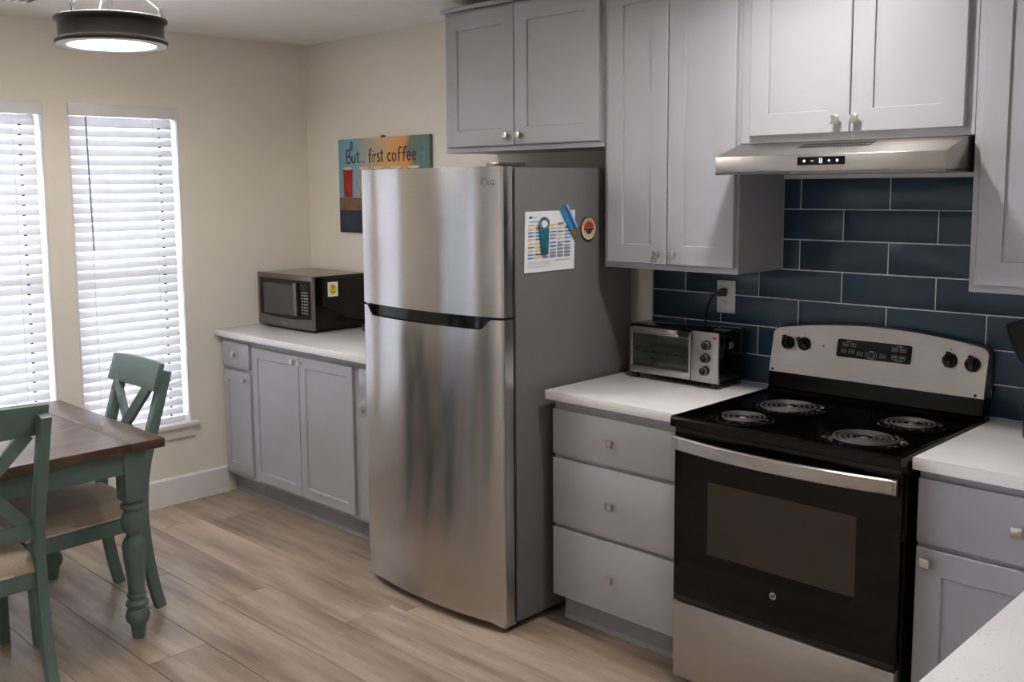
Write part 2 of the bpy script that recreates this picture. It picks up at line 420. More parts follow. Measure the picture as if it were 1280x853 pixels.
# windows and blinds; the last pair is added unseen to bring in daylight
for i, (ya, yb) in enumerate(WIN):
    g = thing('window_%d' % (i+1), ['window behind the far chair, nearer the cabinets', 'window at the left edge of the photo', 'wide unseen window added for fill daylight further along the left wall'][i], 'window', (0, (ya+yb)/2, WZ0)); g['kind'] = 'structure'
    bm = B()
    for y0, y1 in ((ya+.001, ya+.008), (yb-.008, yb-.001)): box(bm, -.148, -.001, y0, y1, WZ0+.001, WZ1-.001)
    box(bm, -.148, -.001, ya+.008, yb-.008, WZ1-.008, WZ1-.001)
    obj('jamb_liner', bm, M['trim'], g, 0)
    bm = B()
    for y0, y1 in ((ya+.009, ya+.05), (yb-.05, yb-.009)): box(bm, -.145, -.105, y0, y1, WZ0+.021, WZ1-.009, .003)
    for z0, z1 in ((WZ0+.021, WZ0+.065), (1.23, 1.275), (WZ1-.055, WZ1-.009)): box(bm, -.145, -.105, ya+.045, yb-.045, z0, z1, .003)
    obj('frame', bm, M['trim'], g)
    obj('pane', box(B(), -.127, -.123, ya+.05, yb-.05, WZ0+.06, 1.235), M['pane'], g, 0)
    obj('pane', box(B(), -.127, -.123, ya+.05, yb-.05, 1.27, WZ1-.05), M['pane'], g, 0)
    bm = B(); box(bm, -.148, 0, ya+.008, yb-.008, WZ0+.001, WZ0+.02); box(bm, .0005, .034, ya-.03, yb+.034, WZ0-.004, WZ0+.02, .004)
    obj('sill', bm, M['trim'], g)
    obj('sill_apron', box(B(), .0005, .014, ya-.015, yb+.016, WZ0-.062, WZ0-.0045, .003), M['wall'], g)
    # blind
    t = thing('window_blind', ['white slatted blind behind the far chair, nearer the cabinets', 'white slatted blind at the left edge of the photo', 'half-open white blind on the added unseen window along the left wall'][i], 'blind', (-.03, (ya+yb)/2, WZ0+.02), 'white window blinds')
    obj('valance', box(B(), -.012, .012, ya-.001 if 0 else ya+.0015, yb-.0015, 2.029, 2.0885, .003), M['trim'], t)
    obj('headrail', box(B(), -.07, -.016, ya+.012, yb-.012, 2.04, 2.078), M['trim'], t, 0)
    N = 33; ztop, zbot = 2.005, .498; pitch = (ztop-zbot)/(N-1)
    sa, sb = ya+.013, yb-.022; xc = -.045; half = .0262; tilt = R((75, 75, 8)[i])
    bm = B(); prof = []
    for k in range(5):
        u = -1+k*.5; c = .0022*(1-u*u)
        # room edge hangs low: section across the slat, slightly crowned towards the room
        px = u*half*math.cos(tilt)+c*math.sin(tilt); pz = -u*half*math.sin(tilt)+c*math.cos(tilt); prof.append((px, pz))
    back = [(px-.0024*math.sin(tilt), pz-.0024*math.cos(tilt)) for px, pz in prof[::-1]]
    prism(bm, prof+back, 'y', 0, sb-sa); slat_me = finish(bm, 'slat', M['slat'], 40)
    for k in range(N):
        inst('slat', slat_me, (xc, sa, ztop-k*pitch), t)
    obj('bottom_rail', box(B(), xc-.022, xc+.022, sa, sb, WZ0+.0205, WZ0+.05, .004), M['slat'], t)
    for fy in (.17, .80):
        yy = sa+(sb-sa)*fy
        bm = B(); cyl(bm, (xc+.019, yy, WZ0+.045), (xc+.019, yy, 2.04), .0009, n=6)
        for k in range(N): cyl(bm, (xc+.019, yy, ztop-k*pitch-.018), (xc-.014, yy+.004, ztop-k*pitch+.026), .0007, n=5)
        obj('ladder_cord', bm, M['white'], t)
    bm = B(); yy = sa+(sb-sa)*.86
    for k in range(N): box(bm, xc+.0145, xc+.019, yy-.007, yy+.007, ztop-k*pitch-.0285, ztop-k*pitch-.0225)  # dark ticks put in where slat gaps show the dark frame behind
    tag(obj('slat_gap_ticks', bm, M['blackpl'], t, 0), 'small dark ticks standing in for gaps between the slats', kind='stuff')
    if i == 0:
        bm = B(); cyl(bm, (.002, sa+.085, 1.37), (-.008, sa+.08, 2.03), .0042, n=8); obj('tilt_wand', bm, M['greymark'], t)

# ceiling vent, stove downlight and added fill lights, pendant
g = thing('ceiling_vent', 'grey ceiling air vent above the windows', 'vent', (.51, -1.84, CEIL))
bm = B(); vx0, vx1, vy0, vy1 = .36, .66, -2.02, -1.663
for a in ((vx0, vx1, vy0, vy0+.025), (vx0, vx1, vy1-.025, vy1), (vx0, vx0+.025, vy0, vy1), (vx1-.025, vx1, vy0, vy1)): box(bm, *a, CEIL-.009, CEIL-.0005)
obj('frame', bm, M['ceil'], g, 0)
for k in range(10):
    yy = vy0+.04+k*.031; bm = B(); prism(bm, [(yy, CEIL-.008), (yy+.003, CEIL-.0085), (yy+.014, CEIL-.001), (yy+.011, CEIL-.0005)], 'x', vx0+.026, vx1-.026); obj('louver', bm, M['greymark'], g, 0)
for i, (cx, cy, wt) in enumerate(CANS_AND_FILLS):
    g = thing('recessed_and_fill_light', ['round recessed ceiling light above the stove, out of view', 'added unseen fill light recessed above the peninsula', 'added unseen fill light recessed in mid kitchen', 'added unseen fill light recessed behind the viewer'][i], 'light', (cx, cy, CEIL), 'recessed ceiling lights')
    bm = B(); lathe(bm, [(.066, -.001), (.066, -.006), (.082, -.006), (.086, -.001)], (cx, cy, CEIL), 32); obj('trim_ring', bm, M['trim'], g)
    bm = B(); lathe(bm, [(0, -.003), (.065, -.003), (.065, -.0012), (0, -.0012)], (cx, cy, CEIL), 32, closed=False); obj('lens', bm, M['can'], g)
    ld = bpy.data.lights.new('downlight', 'AREA'); ld.shape = 'DISK'; ld.size = .13; ld.energy = wt; ld.color = WARM; ld.spread = R(165)
    lo = bpy.data.objects.new('downlight', ld); link(lo, g); lo.location = (0, 0, -.008)
PXY = (1.35, -1.775); PZ = 2.187; PR = .189
g = thing('pendant_lamp', 'dark bronze drum ceiling lamp with glowing round diffuser', 'lamp', (*PXY, PZ))
bm = B(); lathe(bm, [(.153, .0), (PR, .0), (PR+.004, .004), (PR+.003, .010), (PR-.007, .016), (PR-.009, .020), (PR-.009, .068), (PR-.004, .074), (PR+.004, .080), (PR+.004, .088), (PR-.004, .092), (PR-.012, .092), (PR-.012, .006), (.153, .006)], (*PXY, PZ), 64, closed=False)
bmesh.ops.remove_doubles(bm, verts=bm.verts, dist=1e-6)
obj('drum', bm, M['bronze'], g)
bm = B(); lathe(bm, [(.151, -.001), (PR-.001, -.001), (PR-.001, -.004), (.151, -.004), (.151, -.001)], (*PXY, PZ), 64, closed=False); obj('rim', bm, M['trim'], g)
bm = B(); lathe(bm, [(0, -.002), (.1, -.0015), (.1525, .001), (.1525, .004), (0, .004)], (*PXY, PZ), 64, closed=False); obj('diffuser', bm, M['lamp'], g)
bm = B(); lathe(bm, [(0, .030), (.05, .030), (.05, .010), (0, .010)], (*PXY, PZ), 32, closed=False); obj('lamp_holder', bm, M['trim'], g)
bm = B(); cyl(bm, (*PXY, PZ+.030), (*PXY, CEIL-.02), .008, n=12); cyl(bm, (*PXY, PZ+.088), (*PXY, PZ+.102), .014, n=16); obj('stem', bm, M['chrome'], g)
bm = B(); lathe(bm, [(0, -.0005), (.065, -.0005), (.065, -.012), (.05, -.022), (0, -.024)], (*PXY, CEIL), 32, closed=False); obj('canopy', bm, M['bronze'], g)
for k in range(3):
    a = R(50+120*k); dx, dy = math.cos(a), math.sin(a)
    P = lambda r, z: (PXY[0]+dx*r, PXY[1]+dy*r, z)
    bm = B(); cyl(bm, P(.174, PZ+.088), P(.174, PZ+.106), .004, n=8)
    cx_ = Vector(P(.174, PZ+.116)); tube(bm, [cx_+Vector((dx*.007*math.cos(q), dy*.007*math.cos(q), .011*math.sin(q))) for q in [i*math.pi/6 for i in range(12)]], .0017, 6, True)
    cyl(bm, P(.172, PZ+.123), P(.02, CEIL-.035), .0045, n=8)
    obj('support_arm', bm, M['blackmt'], g)
ld = bpy.data.lights.new('pendant_glow', 'AREA'); ld.shape = 'DISK'; ld.size = .32; ld.energy = PENDANT_W; ld.color = (1, .965, .93)
lo = bpy.data.objects.new('pendant_glow', ld); link(lo, g); lo.location = (0, 0, -.008)
ld = bpy.data.lights.new('pendant_uplight', 'AREA'); ld.shape = 'DISK'; ld.size = .34; ld.energy = PENDANT_UP_W; ld.color = (1, .965, .93)
lo = bpy.data.objects.new('pendant_uplight', ld); link(lo, g); lo.location = (0, 0, .060); lo.rotation_euler.x = math.pi

# ================================================================== CABINETS
bm = B()   # square pyramid knob, faces -y, foot at the origin
cyl(bm, (0, 0, 0), (0, -.0035, 0), .0075, n=12); cyl(bm, (0, -.003, 0), (0, -.016, 0), .0048, .006, n=12)
box(bm, -.0135, .0135, -.025, -.0155, -.0135, .0135, .0022, 2)
v0 = [bm.verts.new(v) for v in ((-.0105, -.0249, -.0105), (.0105, -.0249, -.0105), (.0105, -.0249, .0105), (-.0105, -.0249, .0105), (0, -.0285, 0))]
for a in range(4): bm.faces.new((v0[a], v0[(a+1) % 4], v0[4]))
bmesh.ops.recalc_face_normals(bm, faces=bm.faces)
knob_me = finish(bm, 'knob', M['nickel'], 30)

def shaker(bm, x0, x1, z0, z1, yf, th=.019, st=.068, dep=.007, slope=.004):
    """slab with recessed centre panel, face at yf looking to -y"""
    e = .0025
    o_ = [(x0, z0), (x1, z0), (x1, z1), (x0, z1)]
    def ring(ins, y): return [bm.verts.new((a, y, b)) for a, b in ((x0+ins, z0+ins), (x1-ins, z0+ins), (x1-ins, z1-ins), (x0+ins, z1-ins))]
    rs = [ring(0, yf+th), ring(0, yf+e), ring(e, yf), ring(st, yf), ring(st+slope, yf+dep)]
    for a, b in zip(rs, rs[1:]):
        for k in range(4): bm.faces.new((a[k], a[(k+1) % 4], b[(k+1) % 4], b[k]))
    bm.faces.new(rs[-1]); bm.faces.new(rs[0][::-1])
    return bm
def door(x0, x1, z0, z1, yf, parent, knob=None, st=.068, slope=.004):
    d = obj('door', shaker(B(), x0, x1, z0, z1, yf, st=st, slope=slope), M['cab'], parent, 20)
    if knob: inst('knob', knob_me, (knob[0], yf, knob[1]), d)
    return d
def drawer(x0, x1, z0, z1, yf, parent, knob=None):
    d = obj('drawer_front', box(B(), x0, x1, yf, yf+.019, z0, z1, .0022), M['cab'], parent)
    if knob: inst('knob', knob_me, (knob[0], yf, knob[1]), d)
    return d
BZ = .115
def base_body(g, x0, x1, yb=-.01, top=.878, toe=True):
    bm = B(); box(bm, x0, x1, FY+.0195, yb, BZ, top); obj('body', bm, M['cab'], g, 0)
    if toe:
        bm = B(); box(bm, x0+.002, x1-.002, -.555, -.545, .001, BZ-.001); obj('toe_kick', bm, M['toe'], g, 0)
        bm = B(); prism(bm, [(-.555, .001), (-.534, .001), (-.534, .008), (-.54, .019), (-.5555, .022)], 'x', x0+.001, x1-.001)
        for v in bm.verts:
            pass
        obj('shoe_molding', bm, M['cab'], g, 0)

g = thing('base_cabinet', 'narrow grey base cabinet in the corner by the windows', 'cabinet', (.17, -.33, 0))
base_body(g, .017, .322); drawer(.045, .304, .72, .853, FY, g, (.172, .794)); door(.045, .310, .146, .694, FY, g, (.268, .664), st=.045)
g = thing('base_cabinet', 'wide two-door grey base cabinet under the microwave side counter', 'cabinet', (.78, -.33, 0))
base_body(g, .323, 1.213); door(.334, .757, .136, .845, FY, g, (.731, .818), st=.05); door(.762, 1.190, .136, .845, FY, g, (.790, .818), st=.05)
g = thing('base_cabinet', 'grey base cabinet half hidden by the refrigerator left side', 'cabinet', (1.38, -.33, 0))
base_body(g, 1.214, 1.543); drawer(1.246, 1.525, .72, .85, FY, g, (1.39, .79)); door(1.246, 1.525, .136, .693, FY, g, (1.274, .661), st=.05)
g = thing('drawer_cabinet', 'grey base cabinet with three drawers beside the stove', 'cabinet', (2.7, -.33, 0))
base_body(g, 2.418, 2.985)
for z0, z1, kz in ((.672, .842, .758), (.403, .656, .527), (.122, .387, .254)): drawer(2.421, 2.968, z0, z1, FY, g, (2.700, kz))
g = thing('base_cabinet', 'grey base cabinet to the right of the stove', 'cabinet', (4.03, -.33, 0))
base_body(g, 3.772, 4.300); drawer(3.775, 4.28, .669, .852, FY, g, (4.039, .763)); door(3.775, 4.28, .128, .654, FY, g, (3.809, .619), st=.072)
g = thing('peninsula_cabinet', 'grey peninsula cabinet under the foreground counter', 'cabinet', (4.64, -1.3, 0))
obj('body', box(B(), 4.33, 4.94, -2.5, -.01, BZ, .878), M['cab'], g, 0); obj('toe_kick', box(B(), 4.39, 4.88, -2.45, -.01, .001, BZ-.001), M['toe'], g, 0)

def worktop(poly, label, bases):
    bm = B(); prism(bm, poly, 'z', .8792, .914, .003)
    return tag(obj('worktop', bm, M['counter']), label, 'countertop')
worktop([(.0015, -.0015), (.0015, CY), (1.544, CY), (1.544, -.0015)], 'white counter slab carrying the microwave', 0)
worktop([(2.403, -.0045), (2.403, CY), (2.998, CY), (2.998, -.0045)], 'speckled white counter slab carrying the toaster oven', 0)
worktop([(3.765, -.0045), (3.765, CY), (4.293, CY), (4.293, -2.55), (4.98, -2.55), (4.98, -.0045)], 'white L-shaped counter right of the stove, reaching into the foreground', 0)

def upper(name, label, x0, x1, z0, z1, doors, crown=False):
    g = thing(name, label, 'cabinet', ((x0+x1)/2, -.16, z0))
    obj('body', box(B(), x0, x1, UF, -.0015, z0, z1, .0015, 1), M['cab'], g)
    if crown: obj('top_molding', box(B(), x0-.004, x1, UF-.026, -.002, z1+.0005, z1+.018, .002), M['cab'], g)
    for a, b, c, d, k in doors: door(a, b, c, d, UD, g, k, st=.07, slope=.0025)
    return g
upper('wall_cabinet', 'grey two-door wall cabinet above the refrigerator', 1.520, 2.417, 1.8175, 2.424, [(1.542, 1.951, 1.841, 2.412, (1.916, 1.88)), (1.955, 2.403, 1.841, 2.412, (1.989, 1.88))], True)
upper('wall_cabinet', 'tall grey two-door wall cabinet above the toaster oven', 2.4185, 3.0055, 1.354, 2.424, [(2.4445, 2.7155, 1.377, 2.405, (2.683, 1.416)), (2.7205, 2.996, 1.377, 2.405, (2.753, 1.416))], True)
upper('wall_cabinet', 'grey two-door wall cabinet above the range hood', 3.0065, 3.7735, 1.806, 2.424, [(3.050, 3.4015, 1.830, 2.405, (3.361, 1.87)), (3.4055, 3.749, 1.830, 2.405, (3.425, 1.87))], True)
upper('wall_cabinet', 'grey wall cabinet at the right edge, right of the hood', 3.7745, 4.42, 1.348, 2.424, [(3.797, 4.395, 1.371, 2.405, (4.36, 1.41))], True)

# ================================================================== RANGE HOOD
HX0, HX1 = 3.02, 3.762
g = thing('range_hood', 'stainless steel range hood with sloped top above the stove', 'hood', ((HX0+HX1)/2, -.25, 1.706))
def hood_y(z): return -.49+(z-1.76)/(1.8035-1.76)*(.49-.338)
bm = B()
prism(bm, [(-.49, 1.709), (-.49, 1.76), (-.338, 1.8035), (-.01, 1.8035), (-.01, 1.709)], 'x', HX0, HX1, .0012)
obj('shell', bm, M['steelx'], g)
obj('side_panel', box(B(), HX1+.0003, HX1+.004, -.32, -.012, 1.7, 1.803), M['blackmt'], g, 0)
bm = B()
for a in ((HX0, HX1, -.49, -.478), (HX0, HX1, -.05, -.012), (HX0, HX0+.012, -.478, -.05), (HX1-.012, HX1, -.478, -.05)): box(bm, *a, 1.7, 1.7085)
obj('under_frame', bm, M['steeld'], g, 0)
for a, b in ((HX0+.03, 3.385), (3.395, HX1-.03)):
    bm = B(); n = 22
    for k in range(n):
        yy = -.45+k*(.36/n); box(bm, a, b, yy, yy+.009, 1.7015, 1.708)
    tag(obj('grease_filter', bm, M['steeld'], g, 0), None, kind='stuff')
d = obj('control_strip', box(B(), 3.313, 3.467, -.4915, -.4895, 1.727, 1.752), M['blackgl'], g, 0)
for k, xx in enumerate((3.336, 3.362, 3.390, 3.417, 3.443)):
    bm = B()
    if k == 2:
        for a in ((-.004, -.003, -.007, .007), (.003, .004, -.007, .007), (-.004, .004, .006, .007), (-.004, .004, -.007, -.006), (-.004, .004, -.0005, .0005)): box(bm, xx+a[0], xx+a[1], -.4922, -.4913, 1.7395+a[2], 1.7395+a[3])
    elif k == 1: box(bm, xx-.004, xx+.004, -.4922, -.4913, 1.739, 1.7402)
    elif k == 3: box(bm, xx-.004, xx+.004, -.4922, -.4913, 1.739, 1.7402); box(bm, xx-.0006, xx+.0006, -.4922, -.4913, 1.7355, 1.7435)
    else: lathe(bm, [(.002, .0003), (.0038, .0003), (.0038, .0012), (.002, .0012), (.002, .0003)], (xx, -.491, 1.7395), 16, 'y', closed=False)
    obj('touch_icon', bm, M['display'], d, 0)
bm = B()
sl = Vector((0, .152, .0435)).normalized(); nrm = Vector((0, -.0435, .152)).normalized()
for rowi in range(2):
    for k in range(22):
        c = Vector((3.275+k*.0107, 0, 0)); c.z = 1.785+rowi*.008; c.y = hood_y(c.z)
        vs = []
        for a, b in ((-.0026, -.011), (.0026, -.011), (.0026, .011), (-.0026, .011)): vs.append(bm.verts.new(c+Vector((a+b*.35, 0, 0))+sl*b+nrm*.0008))
        vb = [bm.verts.new(v.co-nrm*.0006) for v in vs]
        bm.faces.new(vs); bm.faces.new(vb[::-1])
        for q in range(4): bm.faces.new((vs[q], vb[q], vb[(q+1) % 4], vs[(q+1) % 4]))
tag(obj('vent_slots', bm, M['blackmt'], g, 0), 'row of dark slanted vent slots', kind='stuff')

# ================================================================== RANGE
RX0, RX1 = 3.004, 3.759
g = thing('range', 'stainless steel and black electric range with four coil burners', 'stove', ((RX0+RX1)/2, -.36, 0))
obj('body', box(B(), RX0+.004, RX1-.004, -.655, -.02, .03, .88, .003), M['blackgl'], g)
for xx in (RX0+.05, RX1-.05):
    for yy in (-.6, -.08):
        bm = B(); cyl(bm, (xx, yy, .001), (xx, yy, .03), .018, n=12); obj('foot', bm, M['blackpl'], g)
bm = B(); prism(bm, [(-.706, .884), (-.710, .888), (-.710, .912), (-.706, .9185), (-.696, .9205), (-.685, .9155), (-.10, .9155), (-.085, .93), (-.06, .955), (-.04, .955), (-.04, .882), (-.7, .882)], 'x', RX0, RX1)
obj('cooktop', bm, M['blackgl'], g, 30)
for x0, x1 in ((RX0, RX0+.012), (RX1-.012, RX1)): obj('cooktop_rim', box(B(), x0, x1, -.7, -.09, .914, .9205, .002), M['blackgl'], g)
def coil_burner(cx, cy, rr, parent, ang):
    z = .9158
    bm = B(); lathe(bm, [(rr+.022, 0), (rr+.024, .004), (rr+.019, .0065), (rr+.012, .005), (rr+.006, .0005), (.0, .0005)], (cx, cy, z), 40, closed=False)
    b = obj('burner', bm, M['blackgl'], parent)
    bm = B(); pts = []; turns = 3.5 if rr < .09 else 4.5; n = int(turns*40)
    for i in range(n+1):
        f = i/n; r = .022+(rr-.022)*f; a = ang+f*turns*2*math.pi; pts.append((cx+r*math.cos(a), cy+r*math.sin(a), z+.0105))
    tube(bm, pts, .0034, 6)
    for k in range(3):
        a = ang+k*2*math.pi/3+.4; dx, dy = math.cos(a), math.sin(a); cyl(bm, (cx+dx*.012, cy+dy*.012, z+.004), (cx+dx*(rr+.004), cy+dy*(rr+.004), z+.004), .0025, n=6)
    obj('coil', bm, M['coil'], b)
    bm = B(); lathe(bm, [(0, .011), (.010, .0105), (.0125, .008), (.0125, .003), (0, .003)], (cx, cy, z), 20, closed=False); obj('centre_cap', bm, M['copper'], b)
for cx, cy, rr, a in ((3.197, -.588, .076, 0), (3.228, -.345, .096, 2.), (3.594, -.578, .096, 4.), (3.622, -.31, .076, 1.)): coil_burner(cx, cy, rr, g, a)
# backguard: black riser, arched steel panel leaning back
bm = B(); prism(bm, [(-.095, .93), (-.088, .985), (-.03, .985), (-.03, .93)], 'x', RX0+.004, RX1-.004); obj('riser', bm, pm('black_riser_enamel', (5, 5, 5), .12, spec=.12), g, 0)
def bgy(z): return -.092+(z-.985)*.22
bm = B(); n = 40; fr = []; bk = []; frt = []; bkt = []
for i in range(n+1):
    u = math.sin(math.pi/2*(-1+2*i/n)); x = (RX0+RX1)/2+u*((RX1-RX0)/2-.004)
    zt = 1.176-.036*u*u
    e = (1-abs(u))*((RX1-RX0)/2)
    if e < .02: zt -= (.02-math.sqrt(max(0, .02**2-(.02-e)**2)))
    zb = .986+.006*(1-u*u)*0
    xb = x+.0*u
    fr.append(bm.verts.new((x, bgy(zb), zb))); frt.append(bm.verts.new((x, bgy(zt), zt))); bk.append(bm.verts.new((x, -.03, zb))); bkt.append(bm.verts.new((x, -.03, zt)))
for i in range(n):
    bm.faces.new((fr[i], fr[i+1], frt[i+1], frt[i])); bm.faces.new((bk[i], bkt[i], bkt[i+1], bk[i+1])); bm.faces.new((frt[i], frt[i+1], bkt[i+1], bkt[i])); bm.faces.new((fr[i], bk[i], bk[i+1], fr[i+1]))
bm.faces.new((fr[0], frt[0], bkt[0], bk[0])); bm.faces.new((fr[n], bk[n], bkt[n], frt[n]))
bp = obj('control_panel', bm, M['steelx'], g)
bm = B(); n = 40; v = []
for i in range(n+1):
    u = math.sin(math.pi/2*(-1+2*i/n)); x = (RX0+RX1)/2+u*((RX1-RX0)/2-.001); zt = 1.178-.036*u*u
    e = (1-abs(u))*((RX1-RX0)/2)
    if e < .02: zt -= (.02-math.sqrt(max(0, .02**2-(.02-e)**2)))
    v.append([bm.verts.new(c) for c in ((x, -.0495, zt+.001), (x, -.018, zt+.001), (x, -.018, .93), (x, -.029, .93), (x, -.029, zt-.003), (x, -.0495, zt-.003))])
for a, b in zip(v, v[1:]):
    for k in range(6): bm.faces.new((a[k], a[(k+1) % 6], b[(k+1) % 6], b[k]))
bm.faces.new(v[0]); bm.faces.new(v[-1][::-1])
obj('rear_shroud', bm, M['blackpl'], g)
TILT = Matrix.Rotation(-math.atan(.22), 4, 'X')
def on_bg(bm, x, z, off=.0):
    bmesh.ops.transform(bm, matrix=Matrix.Translation((x, bgy(z)-off, z)) @ TILT, verts=bm.verts); return bm
bm = B(); n = 4; hw, hh, rr = .130, .0315, .007; poly = []
for cx, cz, a0 in ((hw-rr, hh-rr, 0), (-hw+rr, hh-rr, 90), (-hw+rr, -hh+rr, 180), (hw-rr, -hh+rr, 270)):
    for k in range(5): a = R(a0+k*22.5); poly.append((cx+rr*math.cos(a), cz+rr*math.sin(a)))
prism(bm, poly, 'y', -.0015, .0005); kp = obj('key_panel', on_bg(bm, 3.386, 1.096), M['blackgl'], g)
def outline(bm, x, z, w_, h_, t=.0008, y=-.0021):
    for a in ((-w_, w_, h_-t, h_), (-w_, w_, -h_, -h_+t), (-w_, -w_+t, -h_, h_), (w_-t, w_, -h_, h_)): box(bm, x+a[0], x+a[1], y, y+.0006, z+a[2], z+a[3])
for x, z in ((-.100, .013), (-.072, .013), (-.104, -.010), (-.076, -.010), (-.046, -.014), (.034, -.014), (.074, .013), (.101, .013), (.074, -.013), (.101, -.013)):
    bm = B(); outline(bm, x, z, .0095, .0065); box(bm, x-.005, x+.005, -.0021, -.0015, z-.0012, z+.0012)
    obj('key', on_bg(bm, 3.386, 1.096), M['greymark'], kp, 0)
bm = B(); outline(bm, -.006, -.014, .02, .008); box(bm, -.02, -.012, -.0021, -.0015, -.0146, -.0134); box(bm, 0, .008, -.0021, -.0015, -.0146, -.0134); box(bm, .0034, .0046, -.0021, -.0015, -.018, -.010)
obj('key', on_bg(bm, 3.386, 1.096), M['greymark'], kp, 0)
bm = B()
for x, z, w_ in ((-.088, .0245, .009), (.088, .0245, .009), (-.006, -.002, .008), (-.006, -.0265, .012), (.088, -.0245, .014)): box(bm, x-w_, x+w_, -.0021, -.0015, z-.001, z+.001)
obj('key_captions', on_bg(bm, 3.386, 1.096), M['greymark'], kp, 0)
for x, z, a in ((3.070, 1.093, 20), (3.133, 1.095, 45), (3.640, 1.094, 0), (3.711, 1.090, 5)):
    bm = B(); lathe(bm, [(.0245, 0), (.025, .004), (.022, .012), (.019, .013), (0, .0135)], (0, 0, 0), 28, 'y', closed=False)
    t = B(); prism(t, [(-.0075, -.023), (.0075, -.023), (.0085, .012), (.006, .027), (-.006, .027), (-.0085, .012)], 'y', -.028, -.010, .0018)
    bmesh.ops.rotate(t, verts=t.verts, cent=(0, 0, 0), matrix=Matrix.Rotation(R(-a), 3, 'Y')); me = bpy.data.meshes.new('t'); t.to_mesh(me); t.free(); bm.from_mesh(me); bpy.data.meshes.remove(me)
    k_ = obj('burner_knob', on_bg(bm, x, z, .0003), M['blackgl'], g)
    bm = B(); box(bm, x-.0015, x+.0015, bgy(z+.036)-.001, bgy(z+.036)+.0005, z+.034, z+.038); obj('dial_mark', bm, M['blackmt'], g, 0)
bm = B(); lathe(bm, [(.004, 0), (.004, .0015), (0, .002)], (3.206, bgy(1.095), 1.095), 12, 'y'); obj('indicator_light', bm, M['red'], g)
for x in (RX0+.018, RX1-.03):
    bm = B(); lathe(bm, [(.005, 0), (.005, .002), (0, .003)], (x, bgy(.994), .994), 10, 'y'); obj('screw', bm, M['blackmt'], g)
# oven door
DZ0, DZ1, DY = .315, .866, -.69
bm = B(); wx0, wx1, wz0, wz1 = 3.135, 3.63, .478, .72
for a in ((RX0+.006, wx0, DZ0, DZ1), (wx1, RX1-.006, DZ0, DZ1), (wx0, wx1, DZ0, wz0), (wx0, wx1, wz1, DZ1)): box(bm, a[0], a[1], DY, -.656, a[2], a[3])
bmesh.ops.remove_doubles(bm, verts=bm.verts, dist=1e-6)
dr = obj('oven_door', bm, M['blackgl'], g, 0)
obj('window_pane', box(B(), wx0, wx1, DY+.0015, DY+.004, wz0, wz1), M['ovenwin'], dr, 0)
obj('door_liner', box(B(), wx0-.01, wx1+.01, -.6559, -.6555, wz0-.01, wz1+.01), pm('oven_interior', (120, 96, 78), .35, .3, scale=5, amt=.2), dr, 0)
bm = B(); n = 20; ring = []
for i in range(n+1):
    u = -1+2*i/n; x = (RX0+RX1)/2-.004+u*(.369); yf = -.706-.043*(1-u*u)
    ring.append([bm.verts.new(c) for c in ((x, yf, .812), (x, yf, .850), (x, yf+.004, .8535), (x, yf+.016, .8535), (x, yf+.016, .809), (x, yf+.004, .809))])
for a, b in zip(ring, ring[1:]):
    for k in range(6): bm.faces.new((a[k], a[(k+1) % 6], b[(k+1) % 6], b[k]))
bm.faces.new(ring[0]); bm.faces.new(ring[-1][::-1])
for x in (RX0+.03, RX1-.037): box(bm, x-.016, x+.016, -.712, DY-.0002, .82, .846)
obj('handle', bm, M['steelx'], dr)
bm = B(); lathe(bm, [(.0115, .0002), (.0115, .0012), (0, .0012)], (3.373, DY, .408), 32, 'y'); bd = obj('badge', bm, M['chrome'], dr)
bm = place(text_bm('GE', .013, .0003, 'CENTER', .2, .0002, .8), FACE_Y, (3.3725, DY-.0016, .4035)); obj('badge_lettering', bm, M['blackmt'], bd, 0)
obj('storage_drawer', box(B(), RX0+.006, RX1-.006, -.692, -.656, .028, .290, .004), M['steelx'], g)
obj('drawer_gap_trim', box(B(), RX0+.01, RX1-.01, -.683, -.656, .292, .312), M['blackmt'], g, 0)
obj('vent_lip', box(B(), RX0+.008, RX1-.008, -.692, -.656, .868, .881), M['blackmt'], g, 0)

# ================================================================== REFRIGERATOR
FX0, FX1, FTOP = 1.552, 2.362, 1.742
g = thing('refrigerator', 'stainless steel top-freezer refrigerator with grey sides', 'refrigerator', ((FX0+FX1)/2, -.45, 0))
obj('case', box(B(), FX0+.003, FX1, -.762, -.07, .03, 1.738, .003), M['fridge_side'], g)
FM = (FX0+FX1)/2; FH = (FX1-FX0)/2; BOW = .046
def fy(x):
    u = (x-FM)/FH; y = -.832-BOW*(1-abs(u)**2.0)
    e = FH-abs(x-FM)
    if e < .012: y += (.012-math.sqrt(max(0, .012**2-(.012-e)**2)))
    return y
xs = sorted(set([FX0+.0, FX0+.002, FX0+.005, FX0+.008, FX0+.012]+[FX0+.012+(FX1-FX0-.024)*i/60 for i in range(61)]+[FX1-.008, FX1-.005, FX1-.002, FX1]))
def fdoor(name, z0, ztop):
    bm = B(); cols = []
    for x in xs:
        zt = ztop(x); cols.append([bm.verts.new(c) for c in ((x, fy(x), z0), (x, fy(x), zt), (x, -.778, zt), (x, -.778, z0))])
    for a, b in zip(cols, cols[1:]):
        for k in range(4): bm.faces.new((a[k], a[(k+1) % 4], b[(k+1) % 4], b[k]))
    bm.faces.new(cols[0]); bm.faces.new(cols[-1][::-1])
    return obj(name, bm, M['steel'], g, 25)
fz = fdoor('freezer_door', 1.197, lambda x: FTOP)
def sm(t): t = min(1, max(0, t)); return t*t*(3-2*t)
def lowtop(x): return 1.188-.040*sm((x-(FX0+.03))/.055)*sm((FX1-.045-x)/.055)
ld_ = fdoor('fridge_door', .036, lowtop)
bm = B(); n = 40; cols = []
